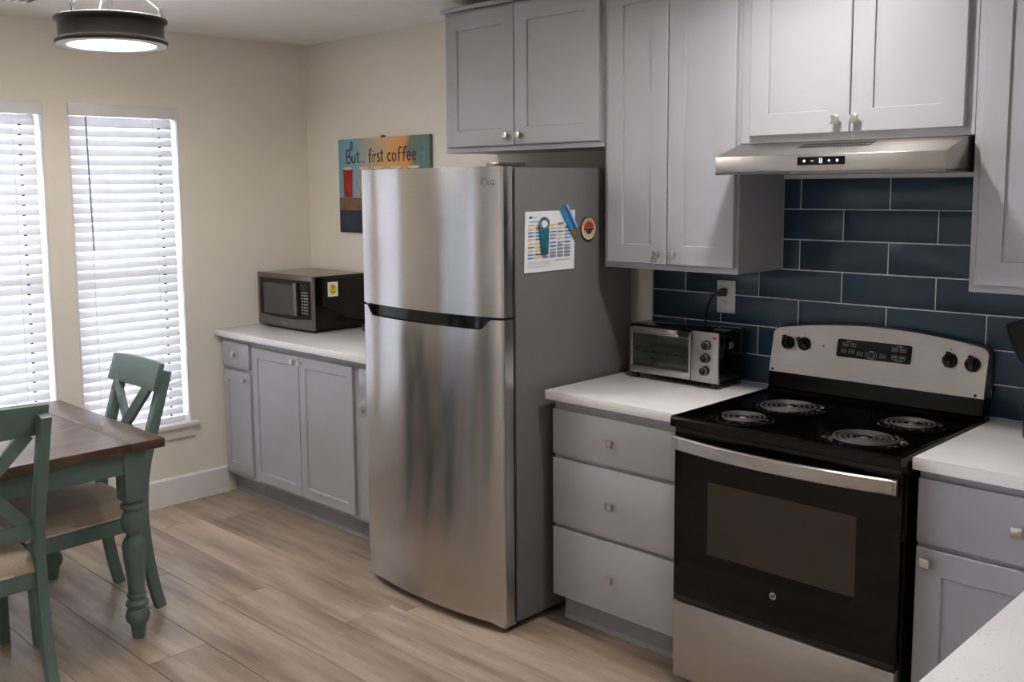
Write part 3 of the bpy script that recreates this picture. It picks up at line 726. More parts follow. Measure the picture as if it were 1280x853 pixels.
for i in range(n+1):
    x = FX0+.03+(FX1-FX0-.06)*i/n; cols.append([bm.verts.new(c) for c in ((x, fy(x)+.026, 1.140), (x, fy(x)+.032, 1.190), (x, -.779, 1.190), (x, -.779, 1.140))])
for a, b in zip(cols, cols[1:]):
    for k in range(4): bm.faces.new((a[k], a[(k+1) % 4], b[(k+1) % 4], b[k]))
bm.faces.new(cols[0]); bm.faces.new(cols[-1][::-1]); obj('handle_pocket', bm, M['blackgl'], ld_)
bm = B(); box(bm, FX0+.008, FX1-.006, -.805, -.765, 1.1885, 1.1965); obj('door_gap_strip', bm, M['blackmt'], g, 0)
bm = B(); box(bm, FX0+.01, FX1-.008, -.7775, -.7625, .05, 1.73); obj('door_gasket', bm, M['blackmt'], g, 0)
bm = B(); box(bm, FX1-.075, FX1-.008, -.835, -.70, 1.7425, 1.756, .003); obj('hinge_cover', bm, M['steeld'], g)
bm = B(); box(bm, FX0+.02, FX1-.01, -.80, -.75, .012, .0345); obj('base_grille', bm, M['blackmt'], g, 0)
for xx in (FX0+.06, FX1-.05):
    for yy in (-.74, -.15):
        bm = B(); cyl(bm, (xx-.012, yy, .0165), (xx+.012, yy, .0165), .0155, n=16); obj('roller', bm, M['blackpl'], g)
obj('bottom_bracket', box(B(), FX1-.07, FX1-.004, -.83, -.765, .022, .0345, .003), M['chrome'], g)
lx = 2.286; yy = fy(lx)
bm = B(); tube(bm, [(lx+.011*math.cos(a), fy(lx+.011*math.cos(a))-.0004, 1.684+.011*math.sin(a)) for a in [i*2*math.pi/24 for i in range(24)]], .0011, 5, True)
t = place(text_bm('L', .012, .0003), FACE_Y, (lx-.003, fy(lx)-.0006, 1.680)); me = bpy.data.meshes.new('t'); t.to_mesh(me); t.free(); bm.from_mesh(me); bpy.data.meshes.remove(me)
t = place(text_bm('LG', .026, .0004), FACE_Y @ Matrix.Rotation(R(6.5), 4, 'Y'), (lx+.016, fy(lx+.016)-.0008, 1.675)); me = bpy.data.meshes.new('t'); t.to_mesh(me); t.free(); bm.from_mesh(me); bpy.data.meshes.remove(me)
obj('emblem', bm, M['steeld'], fz, 0)

# things on the refrigerator side
SX = FX1+.0006
def sheet(name, y0, y1, z0, z1, mat, parent=None, skew=0.0, curl=.004, x=SX, n=8):
    bm = B(); V = []
    for i in range(n+1):
        r_ = []
        for j in range(n+1):
            u, v = i/n, j/n; yy = y0+(y1-y0)*u+skew*v; zz = z0+(z1-z0)*v
            r_.append((yy, zz, x+.0012+curl*((1-v)**2*.5+abs(u-.5)*(1-v)*.8)))
        V.append(r_)
    A = [[bm.verts.new((p[2], p[0], p[1])) for p in r_] for r_ in V]; C = [[bm.verts.new((p[2]-.0004, p[0], p[1])) for p in r_] for r_ in V]
    for i in range(n):
        for j in range(n):
            bm.faces.new((A[i][j], A[i+1][j], A[i+1][j+1], A[i][j+1])); bm.faces.new((C[i][j], C[i][j+1], C[i+1][j+1], C[i+1][j]))
    for i in range(n):
        bm.faces.new((A[i][0], C[i][0], C[i+1][0], A[i+1][0])); bm.faces.new((A[i][n], A[i+1][n], C[i+1][n], C[i][n]))
        bm.faces.new((A[0][i], A[0][i+1], C[0][i+1], C[0][i])); bm.faces.new((A[n][i], C[n][i], C[n][i+1], A[n][i+1]))
    return obj(name, bm, mat, parent)
PY0, PY1, PZ0, PZ1 = -.722, -.428, 1.352, 1.577
pp = sheet('paper_schedule', PY0, PY1-.012, PZ0, PZ1, M['paper'], skew=.010, curl=.003); tag(pp, 'white printed calendar sheet held on the refrigerator side', 'paper')
M['pblue'] = pm('blue_ink', (60, 132, 190), .8, amt=.03); M['pyel'] = pm('amber_ink', (236, 190, 84), .8, amt=.03); M['pgry'] = pm('grey_ink', (140, 144, 152), .8, amt=.03); M['pdrk'] = pm('dark_ink', (52, 58, 74), .8, amt=.03)
def pu(u, v): return PY0+(PY1-.012-PY0)*u+.010*v, PZ0+(PZ1-PZ0)*v, SX+.0012+.003*((1-v)**2*.5+abs(u-.5)*(1-v)*.8)+.0006
prints = {k: B() for k in ('pblue', 'pyel', 'pgry', 'pdrk')}
def pr(key, u0, u1, v0, v1):
    c = [pu(u0, v0), pu(u1, v0), pu(u1, v1), pu(u0, v1)]; xm = max(p[2] for p in c)
    vs = [prints[key].verts.new((p[2], p[0], p[1])) for p in c]; prints[key].faces.new(vs)
rows = [(.76, 'yyyyg'), (.70, 'ygyyyg'), (.64, 'bbbbbb'), (.585, 'bbbbyb'), (.53, 'ybybyb'), (.46, 'yybbbd'), (.40, 'bybdgb'), (.34, 'yyybgg'), (.28, 'bdyggg'), (.225, 'bybggg')]
KEY = {'y': 'pyel', 'b': 'pblue', 'g': 'pgry', 'd': 'pdrk'}
for v, s in rows:
    for k, ch in enumerate(s):
        u0 = .06+k*.145
        pr(KEY[ch], u0, u0+.125, v, v+(.022 if ch != 'g' else .04)); pr('pdrk', u0, u0+.07, v-.014, v-.010)
pr('pblue', .08, .42, .82, .835); pr('pdrk', .08, .13, .88, .92); pr('pdrk', .14, .22, .895, .905)
for k, v in enumerate((.17, .15, .13, .10, .08)): pr('pgry', .06, .5+.05*(k % 2), v-.004, v)
pr('pdrk', .6, .9, .168, .176)
for k, b in prints.items(): obj('printed_cells', b, M[k], pp, 0)['kind'] = 'stuff'
t = thing('bottle_opener', 'teal bottle opener magnet hanging on the calendar sheet', 'bottle opener', (SX+.006, -.612, 1.48))
def ribbon(bm, outline, x0, x1): prism(bm, outline, 'x', x0, x1, .0008); return bm
bx = SX+.0060
cy_, cz_ = -.617, 1.530; out = []
for k in range(13): a = R(-20+k*220/12); out.append((cy_+.027*math.cos(a), cz_+.024*math.sin(a)))
out += [(cy_-.023, 1.50), (cy_-.015, 1.418), (cy_+.022, 1.414), (cy_+.026, 1.50)]
bm = B(); ribbon(bm, out, bx, bx+.005)
obj('body', bm, pm('teal_wave_print', (38, 112, 134), .3, scale=60, amt=.5), t)
bm = B(); tube(bm, [(bx+.0035, cy_+.026*math.cos(a), cz_+.023*math.sin(a)) for a in [i*2*math.pi/28 for i in range(28)]], .0036, 6, True); obj('ring', bm, M['chrome'], t)
bm = B(); prism(bm, [(cy_+.017*math.cos(R(a)), cz_+.014*math.sin(R(a))) for a in range(0, 360, 20)], 'x', bx+.005, bx+.0055); obj('ring_opening', bm, M['paper'], t)
t = thing('strip_magnet', 'tilted blue and brown picture strip magnet on the calendar corner', 'magnet', (SX+.006, -.47, 1.53))
def quad_strip(name, p, q, wd, a0, a1, mat, lift):
    P_, Q_ = Vector((p[0], p[1], 0)), Vector((q[0], q[1], 0)); d = (Q_-P_).normalized(); nn = Vector((-d.y, d.x, 0))
    c = [P_+d*(Q_-P_).length*a0[0]+nn*wd*a0[1], P_+d*(Q_-P_).length*a1[0]+nn*wd*a0[1], P_+d*(Q_-P_).length*a1[0]+nn*wd*a1[1], P_+d*(Q_-P_).length*a0[0]+nn*wd*a1[1]]
    bm = B(); prism(bm, [(v.x, v.y) for v in c], 'x', SX+.006+lift, SX+.0095+lift); obj(name, bm, mat, t, 0)
PA, QA = (-.503, 1.590), (-.425, 1.478)
quad_strip('backing', PA, QA, .022, (0, -1), (1, 1), pm('sea_print', (54, 132, 176), .4, scale=50, amt=.35), 0)
quad_strip('sky_band', PA, QA, .022, (0, .45), (.8, 1), pm('sky_print', (150, 178, 226), .4, scale=30, amt=.15), .0008)
quad_strip('deep_band', PA, QA, .022, (0, .2), (.75, .5), pm('deep_blue_print', (30, 66, 150), .4, amt=.2), .0008)
quad_strip('sand_band', PA, QA, .022, (.72, -1), (1, .5), pm('sand_print', (126, 92, 66), .5, scale=60, amt=.3), .0009)
t = thing('round_magnet', 'round wooden magnet with orange sunburst arcs', 'magnet', (SX+.004, -.353, 1.502))
YC, ZC = -.353, 1.502
def disc(name, r0, r1, mat, x0, x1, a0=0, a1=360, dz=0, parent=None):
    bm = B(); n = max(8, int((a1-a0)/10)); o_ = [(YC+r1*math.cos(R(a0+(a1-a0)*i/n)), ZC+dz+r1*math.sin(R(a0+(a1-a0)*i/n))) for i in range(n+(0 if a1-a0 == 360 else 1))]
    if r0 > 0 and a1-a0 < 360: o_ += [(YC+r0*math.cos(R(a1-(a1-a0)*i/n)), ZC+dz+r0*math.sin(R(a1-(a1-a0)*i/n))) for i in range(n+1)]
    prism(bm, o_, 'x', x0, x1); return obj(name, bm, mat, parent or t, 0)
xm = SX+.0002; wdk = pm('dark_wood_edge', (70, 42, 30), .6, amt=.15); crm = pm('cream_print', (222, 204, 176), .6, amt=.04); org_ = pm('orange_print', (206, 84, 52), .6, amt=.06); grn = pm('dark_green_print', (58, 70, 62), .6, amt=.06)
disc('rim', 0, .047, wdk, xm, xm+.005); disc('face', 0, .0425, crm, xm+.0051, xm+.0056); disc('field', 0, .031, wdk, xm+.0057, xm+.0061)
for k, (ra, rb) in enumerate(((.023, .030), (.014, .0195), (.0, .0105))): disc('sun_arc', max(ra, .0001), rb, org_, xm+.0062, xm+.0066, 0, 180)
for ra, rb in ((.021, .029), (.009, .016)): disc('wave_arc', ra, rb, crm if rb > .02 else grn, xm+.0062, xm+.0066, 190, 350, -.001)
bm = B()
for k in range(9):
    a = R(150-k*15); box(bm, xm+.0057, xm+.006, YC+.0365*math.cos(a)-.0018, YC+.0365*math.cos(a)+.0018, ZC+.0365*math.sin(a)-.003, ZC+.0365*math.sin(a)+.003)
obj('rim_marks', bm, wdk, t, 0)

# ================================================================== CANVAS PRINT
g = thing('canvas_print', 'coffee canvas print with lettering hanging above the microwave', 'wall art', (.70, -.01, 1.422))
m, nt, bs = nodes('painted_canvas')
tc = add(nt, 'ShaderNodeTexCoord'); sp = add(nt, 'ShaderNodeSeparateXYZ'); nt.links.new(tc.outputs['Generated'], sp.inputs[0])
f = noise(nt, 6, detail=5); ad = add(nt, 'ShaderNodeMath', operation='MULTIPLY_ADD'); nt.links.new(f, ad.inputs[0]); ad.inputs[1].default_value = .35; nt.links.new(sp.outputs[0], ad.inputs[2])
sock(nt, bs, 'Base Color', ramp(nt, ad.outputs[0], [(.12, lin((120, 158, 170))), (.32, lin((120, 176, 196))), (.5, lin((184, 178, 164))), (.75, lin((222, 176, 118))), (.95, lin((226, 160, 88))), (1.1, lin((110, 130, 116)))])); bs.inputs['Roughness'].default_value = .7
CX0, CX1, CZ0, CZ1 = .323, 1.077, 1.422, 1.930
obj('canvas', box(B(), CX0, CX1, -.024, -.002, CZ0, CZ1, .002), m, g)
def pc(name, x0, x1, z0, z1, mat, y=-.0246): return obj(name, box(B(), x0, x1, y-.0004, -.0242, z0, z1), mat, g, 0)
dk = pm('dark_brown_ink', (84, 48, 42), .7, amt=.08)
HAND = {  # pen strokes of each letter, (x, y) with the x-height at .6
    'B': (.62, [[(.08, 0), (.06, .5), (.1, 1.0)], [(.0, .98), (.35, 1.02), (.5, .82), (.36, .58), (.1, .52)], [(.12, .52), (.48, .5), (.6, .26), (.42, .03), (.06, .0)]]),
    'u': (.5, [[(.06, .6), (.04, .25), (.16, .02), (.34, .1), (.4, .3), (.42, .6)], [(.42, .35), (.44, .0)]]),
    't': (.42, [[(.2, .95), (.18, .3), (.22, .02), (.36, .06)], [(0, .66), (.4, .7)]]),
    '.': (.24, [[(.08, .04), (.12, .05), (.12, .01), (.08, .01)]]),
    'f': (.44, [[(.46, .92), (.34, 1.02), (.22, .86), (.2, .4), (.16, -.06)], [(.02, .56), (.4, .6)]]),
    'i': (.2, [[(.08, .58), (.1, .0)], [(.09, .82), (.11, .84), (.11, .80)]]),
    'r': (.4, [[(.06, .6), (.08, 0)], [(.08, .36), (.2, .56), (.36, .58)]]),
    's': (.42, [[(.36, .54), (.2, .62), (.06, .5), (.14, .36), (.32, .26), (.34, .1), (.18, .0), (.02, .08)]]),
    'c': (.44, [[(.4, .5), (.24, .62), (.08, .46), (.06, .2), (.2, .02), (.4, .1)]]),
    'o': (.5, [[(.24, .62), (.08, .46), (.06, .2), (.22, .0), (.4, .14), (.42, .42), (.24, .62)]]),
    'e': (.46, [[(.08, .32), (.38, .36), (.36, .52), (.22, .62), (.08, .46), (.06, .2), (.2, .0), (.4, .1)]])}
for s, x, wt in (('But..', .393, .168), ('first', .588, .130), ('coffee', .745, .238)):
    adv = sum(HAND[ch][0]+.07 for ch in s); sx = wt/adv; hz = .068; cx = x; bm = B()
    for ch in s:
        for st in HAND[ch][1]:
            pts = smooth_pts([(cx+px*sx, -.0248, 1.8+.012*(cx-.393)+pz*hz) for px, pz in st], 4) if len(st) > 2 else [Vector((cx+px*sx, -.0248, 1.8+.012*(cx-.393)+pz*hz)) for px, pz in st]
            tube(bm, pts, .0052, 6)
        cx += (HAND[ch][0]+.07)*sx
    for v in bm.verts: v.co.y = -.0247+(v.co.y+.0248)*.08
    tag(obj('lettering', bm, dk, g, 0), 'brown hand-painted word '+s)
pc('tabletop_band', CX0+.001, CX1-.001, 1.545, 1.612, pm('painted_shelf_brown', (120, 92, 70), .7, scale=30, amt=.25))
pc('dark_lower_band', CX0+.001, CX1-.001, CZ0+.001, 1.5445, pm('painted_dark_blue', (44, 48, 66), .7, scale=9, amt=.35))
cups = [(.405, .085, (168, 34, 30), 'red'), (.545, .08, (196, 158, 104), 'tan'), (.665, .09, (96, 88, 84), 'grey'), (.815, .09, (130, 120, 110), 'taupe'), (.955, .095, (110, 80, 60), 'brown')]
for cx, wd, c, nm in cups:
    a = obj('painted_mug', prism(B(), [(cx-wd*.42, 1.615), (cx+wd*.42, 1.615), (cx+wd*.5, 1.77), (cx-wd*.5, 1.77)], 'y', -.0252, -.0242), pm('painted_%s_mug' % nm, c, .6, scale=40, amt=.35), g, 0)
    bm = B(); prism(bm, [(cx+wd*.5*math.cos(R(q)), 1.771+.008*math.sin(R(q))) for q in range(0, 360, 20)], 'y', -.0258, -.0253); obj('mug_rim', bm, crm, a, 0)
    bm = B(); tube(bm, [(cx-wd*.47-.026*math.sin(R(q)), -.025, 1.695+.042*math.cos(R(q))) for q in range(0, 181, 15)], .0045 if 0 else .005, 6)
    for v in bm.verts: v.co.y = -.0250+(v.co.y+.025)*.1
    obj('mug_handle', bm, M['greymark'], a)
bm = B(); prism(bm, [(1.0, 1.8), (1.02, 1.78), (1.05, 1.80), (1.056, 1.88), (1.03, 1.915), (1.01, 1.86)], 'y', -.0248, -.0242); obj('paint_stroke', bm, pm('painted_teal_stroke', (92, 134, 140), .7, scale=50, amt=.3), g, 0)
bm = B(); prism(bm, [(.425, 1.87), (.45, 1.865), (.455, 1.91), (.435, 1.925)], 'y', -.0248, -.0242); obj('paint_stroke', bm, pm('painted_slate_stroke', (92, 104, 110), .7, scale=50, amt=.3), g, 0)
bm = B(); box(bm, .688, .706, -.02, -.002, 1.9305, 1.94, .002); obj('hanging_hook', bm, M['blackmt'], g)

# ================================================================== MICROWAVE
MX0, MX1, MY, MZ0, MZ1 = .062, .577, -.405, .9275, 1.213
g = thing('microwave', 'black and steel microwave oven on the corner counter', 'microwave', ((MX0+MX1)/2, -.22, .914))
obj('case', box(B(), MX0+.004, MX1, MY+.02, -.045, MZ0+.003, MZ1-.004, .006), M['blackgl'], g)
obj('top_panel', box(B(), MX0+.012, MX1-.012, MY+.022, -.05, MZ1-.0042, MZ1-.0015), M['steelx'], g, 0)
fp = obj('front_panel', box(B(), MX0, MX1, MY, MY+.019, MZ0, MZ1, .003), M['steeld'], g)
def arch(x0, x1, z0, z1, s):
    n = 12; p = [(x0, z1), (x1, z1)]
    for i in range(n+1):
        u = i/n; x = x1+(x0-x1)*u; p.append((x, z0-s*(1-(2*u-1)**2)))
    return p
bm = B(); prism(bm, arch(MX0+.025, MX1-.012, .988, 1.186, .012), 'y', MY-.002, MY+.001); obj('door_glass_surround', bm, M['blackgl'], g, 0)
obj('door_window', box(B(), .125, .425, MY-.0032, MY-.0021, .995, 1.16), M['mwglass'], g, 0)
bm = B(); prism(bm, [(.427, .998), (.455, .998), (.455, 1.16), (.44, 1.172), (.427, 1.172)], 'y', MY-.018, MY-.0022, .003); obj('door_handle', bm, M['steeld'], g)
bm = B(); prism(bm, [(.457, .99), (.468, .99), (.468, 1.165), (.457, 1.155)], 'y', MY-.003, MY-.0022); obj('handle_recess', bm, M['blackmt'], g, 0)
obj('display', box(B(), .475, .54, MY-.003, MY-.0021, 1.14, 1.168), pm('dark_display', (22, 26, 30), .1), g, 0)
for r_ in range(8):
    for c_ in range(3):
        x = .482+c_*.022; z = 1.122-r_*.0155
        obj('keypad_button', box(B(), x, x+.014, MY-.003, MY-.0021, z, z+.007), M['greymark'], g, 0)
bm = B(); box(bm, .285, .345, MY-.0006, MY+.001, .947, .952)
obj('brand_mark', bm, M['greymark'], g, 0)
s = obj('sticker', box(B(), MX1+.0002, MX1+.0008, -.306, -.241, 1.100, 1.177), M['paper'], g, 0)
bm = B(); prism(bm, [(-.273+.023*math.cos(R(a)), 1.137+.03*math.sin(R(a))) for a in range(0, 360, 20)], 'x', MX1+.0009, MX1+.0013); obj('sticker_symbol', bm, M['yellow'], s, 0)
bm = B(); box(bm, MX1+.0014, MX1+.0017, -.276, -.270, 1.137, 1.158); box(bm, MX1+.0014, MX1+.0017, -.284, -.262, 1.122, 1.126); obj('sticker_mark', bm, M['blackmt'], s, 0)
for xx in (MX0+.05, MX1-.04):
    for yy in (MY+.05, -.08):
        bm = B(); cyl(bm, (xx, yy, .9143), (xx, yy, .931), .014, n=12); obj('foot', bm, M['blackpl'], g)
bm = B(); tube(bm, smooth_pts([(.55, -.044, .96), (.60, -.03, .938), (.66, -.06, .922), (.74, -.12, .922), (.70, -.17, .922), (.66, -.13, .926), (.74, -.09, .926), (.86, -.10, .922), (1.0, -.05, .922)]), .0038, 8); obj('power_cord', bm, M['blackpl'], g)

# ================================================================== TOASTER OVEN
TX0, TX1, TY0, TY1, TZ0, TZ1 = 2.478, 2.884, -.238, -.045, .937, 1.128
g = thing('toaster_oven', 'small stainless toaster oven with glass door and three dials', 'toaster oven', ((TX0+TX1)/2, -.14, .914))
bm = B()
box(bm, TX0, TX0+.006, TY0+.012, TY1, TZ0, TZ1-.006, .002); box(bm, 2.768, TX1, TY0+.012, TY1, TZ0, TZ1-.006, .004)
box(bm, TX0, TX1, TY0+.008, TY1, TZ1-.010, TZ1, .004); box(bm, TX0, TX1, TY1-.006, TY1, TZ0, TZ1-.006); box(bm, TX0, TX1, TY0+.012, TY1, TZ0, TZ0+.006)
obj('housing', bm, M['blackgl'], g)
bm = B(); box(bm, TX0+.008, 2.765, TY1-.012, TY1-.0065, TZ0+.01, TZ1-.014); obj('interior_back', bm, M['tinlin'], g, 0)
bm = B(); box(bm, TX0+.0065, TX0+.0075, TY0+.014, TY1-.012, TZ0+.008, TZ1-.012); box(bm, 2.7665, 2.7675, TY0+.014, TY1-.012, TZ0+.008, TZ1-.012); box(bm, TX0+.008, 2.766, TY0+.014, TY1-.012, TZ0+.0065, TZ0+.0075); obj('interior_liner', bm, M['tinlin'], g, 0)
bm = B(); prism(bm, [(2.768, TZ0), (TX1, TZ0), (TX1, TZ1-.004), (TX1-.004, TZ1-.002), (2.768, TZ1-.002)], 'y', TY0, TY0+.0115, .001); obj('control_panel', bm, M['steelx'], g)
dx0, dx1 = TX0+.004, 2.764
bm = B(); box(bm, dx0, dx1, TY0, TY0+.011, TZ0+.001, TZ0+.028, .002); box(bm, dx0, dx0+.014, TY0, TY0+.011, TZ0+.028, TZ1-.028, .002); box(bm, dx1-.010, dx1, TY0, TY0+.011, TZ0+.028, TZ1-.028, .002); box(bm, dx0, dx1, TY0, TY0+.011, TZ1-.034, TZ1-.014, .002)
dr = obj('door', bm, M['steelx'], g)
obj('door_pane', box(B(), dx0+.012, dx1-.008, TY0+.004, TY0+.007, TZ0+.026, TZ1-.032), M['toastglass'], dr, 0)
bm = B(); box(bm, dx0+.03, dx1-.045, TY0-.022, TY0-.012, TZ1-.022, TZ1-.004, .003)
for x in (dx0+.04, dx1-.055): box(bm, x-.006, x+.006, TY0-.013, TY0+.0005, TZ1-.022, TZ1-.010)
obj('handle', bm, M['steelx'], dr)
bm = B(); box(bm, dx1-.044, dx1-.006, TY0-.018, TY0, TZ1-.03, TZ1-.006, .003); obj('handle_end', bm, M['blackpl'], dr)
bm = B()
for k in range(12): x = TX0+.02+k*.0225; cyl(bm, (x, TY0+.02, 1.02), (x, TY1-.015, 1.02), .0016, n=6)
for yy in (TY0+.02, TY1-.016): cyl(bm, (TX0+.012, yy, 1.02), (2.76, yy, 1.02), .002, n=6)
obj('wire_rack', bm, M['chrome'], g)
bm = B(); box(bm, TX0+.02, 2.755, TY0+.02, TY1-.02, 1.026, 1.030); box(bm, TX0+.02, 2.755, TY0+.02, TY0+.024, 1.03, 1.042); obj('baking_tray', bm, M['steeld'], g, 0)
bm = B()
for yy in (-.19, -.1): cyl(bm, (TX0+.012, yy, .972), (2.76, yy, .972), .005, n=10)
obj('heating_element', bm, M['greymark'], g)
for x, z in ((2.836, 1.078), (2.832, 1.030), (2.829, .981)):
    bm = B(); lathe(bm, [(.0185, 0), (.0185, .003), (.0155, .004), (.0145, .018), (.012, .020), (0, .020)], (x, TY0-.0003, z), 24, 'y', closed=False); k_ = obj('dial', bm, M['blackpl'], g)
    bm = B(); lathe(bm, [(.0145, .0145), (.0165, .0145), (.0165, .0175), (.0145, .0175), (.0145, .0145)], (x, TY0-.0003, z), 24, 'y', closed=False); box(bm, x-.0012, x+.0012, TY0-.0225, TY0-.0195, z, z+.013); obj('dial_band', bm, M['chrome'], k_)
obj('brand_plate', box(B(), 2.860, 2.876, TY0-.0012, TY0-.0002, 1.103, 1.111), M['red'], g, 0)
bm = B()
for k in range(3): box(bm, TX1+.0001, TX1+.0006, -.165+k*.012, -.162+k*.012, 1.06, 1.085)
obj('side_vents', bm, M['greymark'], g, 0)
for xx in (TX0+.022, TX1-.022):
    for yy in (TY0+.02, TY1-.025): obj('foot', box(B(), xx-.011, xx+.011, yy-.011, yy+.011, .9143, TZ0+.001, .002), M['blackpl'], g)
bm = B(); tube(bm, smooth_pts([(2.69, -.044, 1.03), (2.69, -.028, 1.09), (2.693, -.026, 1.16), (2.712, -.032, 1.215), (2.745, -.042, 1.248), (2.762, -.044, 1.2525)]), .0038, 8); obj('power_cord', bm, M['blackpl'], g)
bm = B(); prism(bm, [(2.753, 1.238), (2.783, 1.240), (2.785, 1.268), (2.772, 1.272), (2.757, 1.262)], 'y', -.046, -.0185, .003); obj('plug', bm, M['blackpl'], g)

g = thing('wall_outlet', 'white wall outlet plate on the blue tiles', 'outlet', (2.773, -.012, 1.235))
op = obj('plate', box(B(), 2.733, 2.813, -.0135, -.0087, 1.172, 1.298, .002), M['white'], g)
for z in (1.255, 1.215):
    bm = B(); prism(bm, [(2.773+.017*math.cos(R(a)), z+min(.0135, max(-.0135, .017*math.sin(R(a))))) for a in range(0, 360, 15)], 'y', -.0150, -.0136); s_ = obj('socket', bm, M['white'], op, 0)
    bm = B(); box(bm, 2.7655, 2.7675, -.0156, -.0151, z-.002, z+.006); box(bm, 2.7785, 2.7805, -.0156, -.0151, z-.002, z+.005); box(bm, 2.7715, 2.7745, -.0156, -.0151, z-.009, z-.006)
    obj('slots', bm, M['blackmt'], s_, 0)
bm = B(); lathe(bm, [(.003, 0), (.003, .0012), (0, .0016)], (2.773, -.0135, 1.235), 10, 'y'); obj('screw', bm, M['chrome'], op)

# ================================================================== UTENSILS
CXU, CYU = 3.975, -.205
g = thing('utensil_crock', 'dark navy utensil crock on the counter right of the stove', 'crock', (CXU, CYU, .914))
bm = B(); lathe(bm, [(0, .0005), (.062, .0005), (.066, .006), (.068, .15), (.066, .156), (.062, .15), (.06, .012), (0, .012)], (CXU, CYU, .914), 40, closed=False); obj('body', bm, M['navy'], g)
g = thing('spatula', 'black spatula leaning in the crock right of the stove', 'spatula', (CXU, CYU, .93))
hd = Vector((3.908, -.205, 1.185)); bt = Vector((CXU+.02, CYU+.01, .935))
ax = (hd-bt).normalized()
bm = B(); cyl(bm, bt, bt+(hd-bt)*.80, .005, .006, n=10); obj('handle', bm, M['chrome'], g)
bm = B(); o_ = []
cc = hd+ax*.01
s_, t_ = Vector((math.cos(YAW), math.sin(YAW), 0)), None
s_ = (s_-ax*s_.dot(ax)).normalized(); t_ = ax.cross(s_)
shape = [(-.012, -.075), (.012, -.075), (.034, -.045), (.042, .0), (.041, .05), (.036, .072), (-.036, .072), (-.041, .05), (-.042, .0), (-.034, -.045)]
A = [bm.verts.new(cc+s_*a+ax*b+t_*.004) for a, b in shape]; C = [bm.verts.new(cc+s_*a+ax*b-t_*.004) for a, b in shape]
bm.faces.new(A); bm.faces.new(C[::-1]); n = len(shape)
for i in range(n): bm.faces.new((A[i], C[i], C[(i+1) % n], A[(i+1) % n]))
obj('head', bm, M['blackpl'], g)

# ================================================================== DINING TABLE
TBX0, TBX1, TBY1, TBY0, TBZ = .495, 1.452, -1.695, -3.15, .76
g = thing('dining_table', 'dining table with dark brown plank top and turned green legs', 'table', ((TBX0+TBX1)/2, (TBY0+TBY1)/2, 0))
bw = .135
for y0, y1 in ((TBY1-bw, TBY1), (TBY0, TBY0+bw)):
    bm = B(); box(bm, TBX0, TBX1, y0, y1, TBZ-.035, TBZ, .003)
    o = obj('end_board', bm, M['wood'], g)
    # grain runs along x on the breadboard ends
nb = 5
for k in range(nb):
    a = TBX0+(TBX1-TBX0)*k/nb; b = TBX0+(TBX1-TBX0)*(k+1)/nb
    obj('board', box(B(), a+.0004, b-.0004, TBY0+bw+.0015, TBY1-bw-.0015, TBZ-.035, TBZ-.0003, .0012, 1), M['wood'], g)
LXs, LYs = (.574, 1.380), (TBY0+.105, TBY1-.105)
bm = B()
for yy in LYs: box(bm, LXs[0], LXs[1], yy-.011+.02*(1 if yy > -2.4 else -1), yy+.011+.02*(1 if yy > -2.4 else -1), .64, TBZ-.0355)
for xx in LXs: box(bm, xx-.011+.02*(1 if xx > 1 else -1), xx+.011+.02*(1 if xx > 1 else -1), LYs[0], LYs[1], .64, TBZ-.0355)
obj('apron', bm, M['green'], g, 0)
lp = [(.020, .001), (.024, .004), (.029, .047), (.033, .056), (.041, .066), (.0455, .085), (.041, .105), (.033, .116), (.033, .121), (.042, .128), (.043, .137), (.037, .144), (.031, .150), (.032, .156), (.0365, .162), (.036, .168), (.030, .174), (.031, .20), (.035, .249), (.042, .308), (.0455, .35), (.043, .37), (.036, .383), (.028, .392), (.027, .403), (.034, .411), (.042, .425), (.0455, .45), (.042, .472), (.034, .487), (.0325, .495), (.042, .501), (.0445, .508), (.042, .517), (.031, .524), (.031, .535)]
for xx in LXs:
    for yy in LYs:
        bm = B(); lathe(bm, lp, (xx, yy, 0), 28); box(bm, xx-.041, xx+.041, yy-.041, yy+.041, .534, TBZ-.0355, .003); obj('leg', bm, M['green'], g)

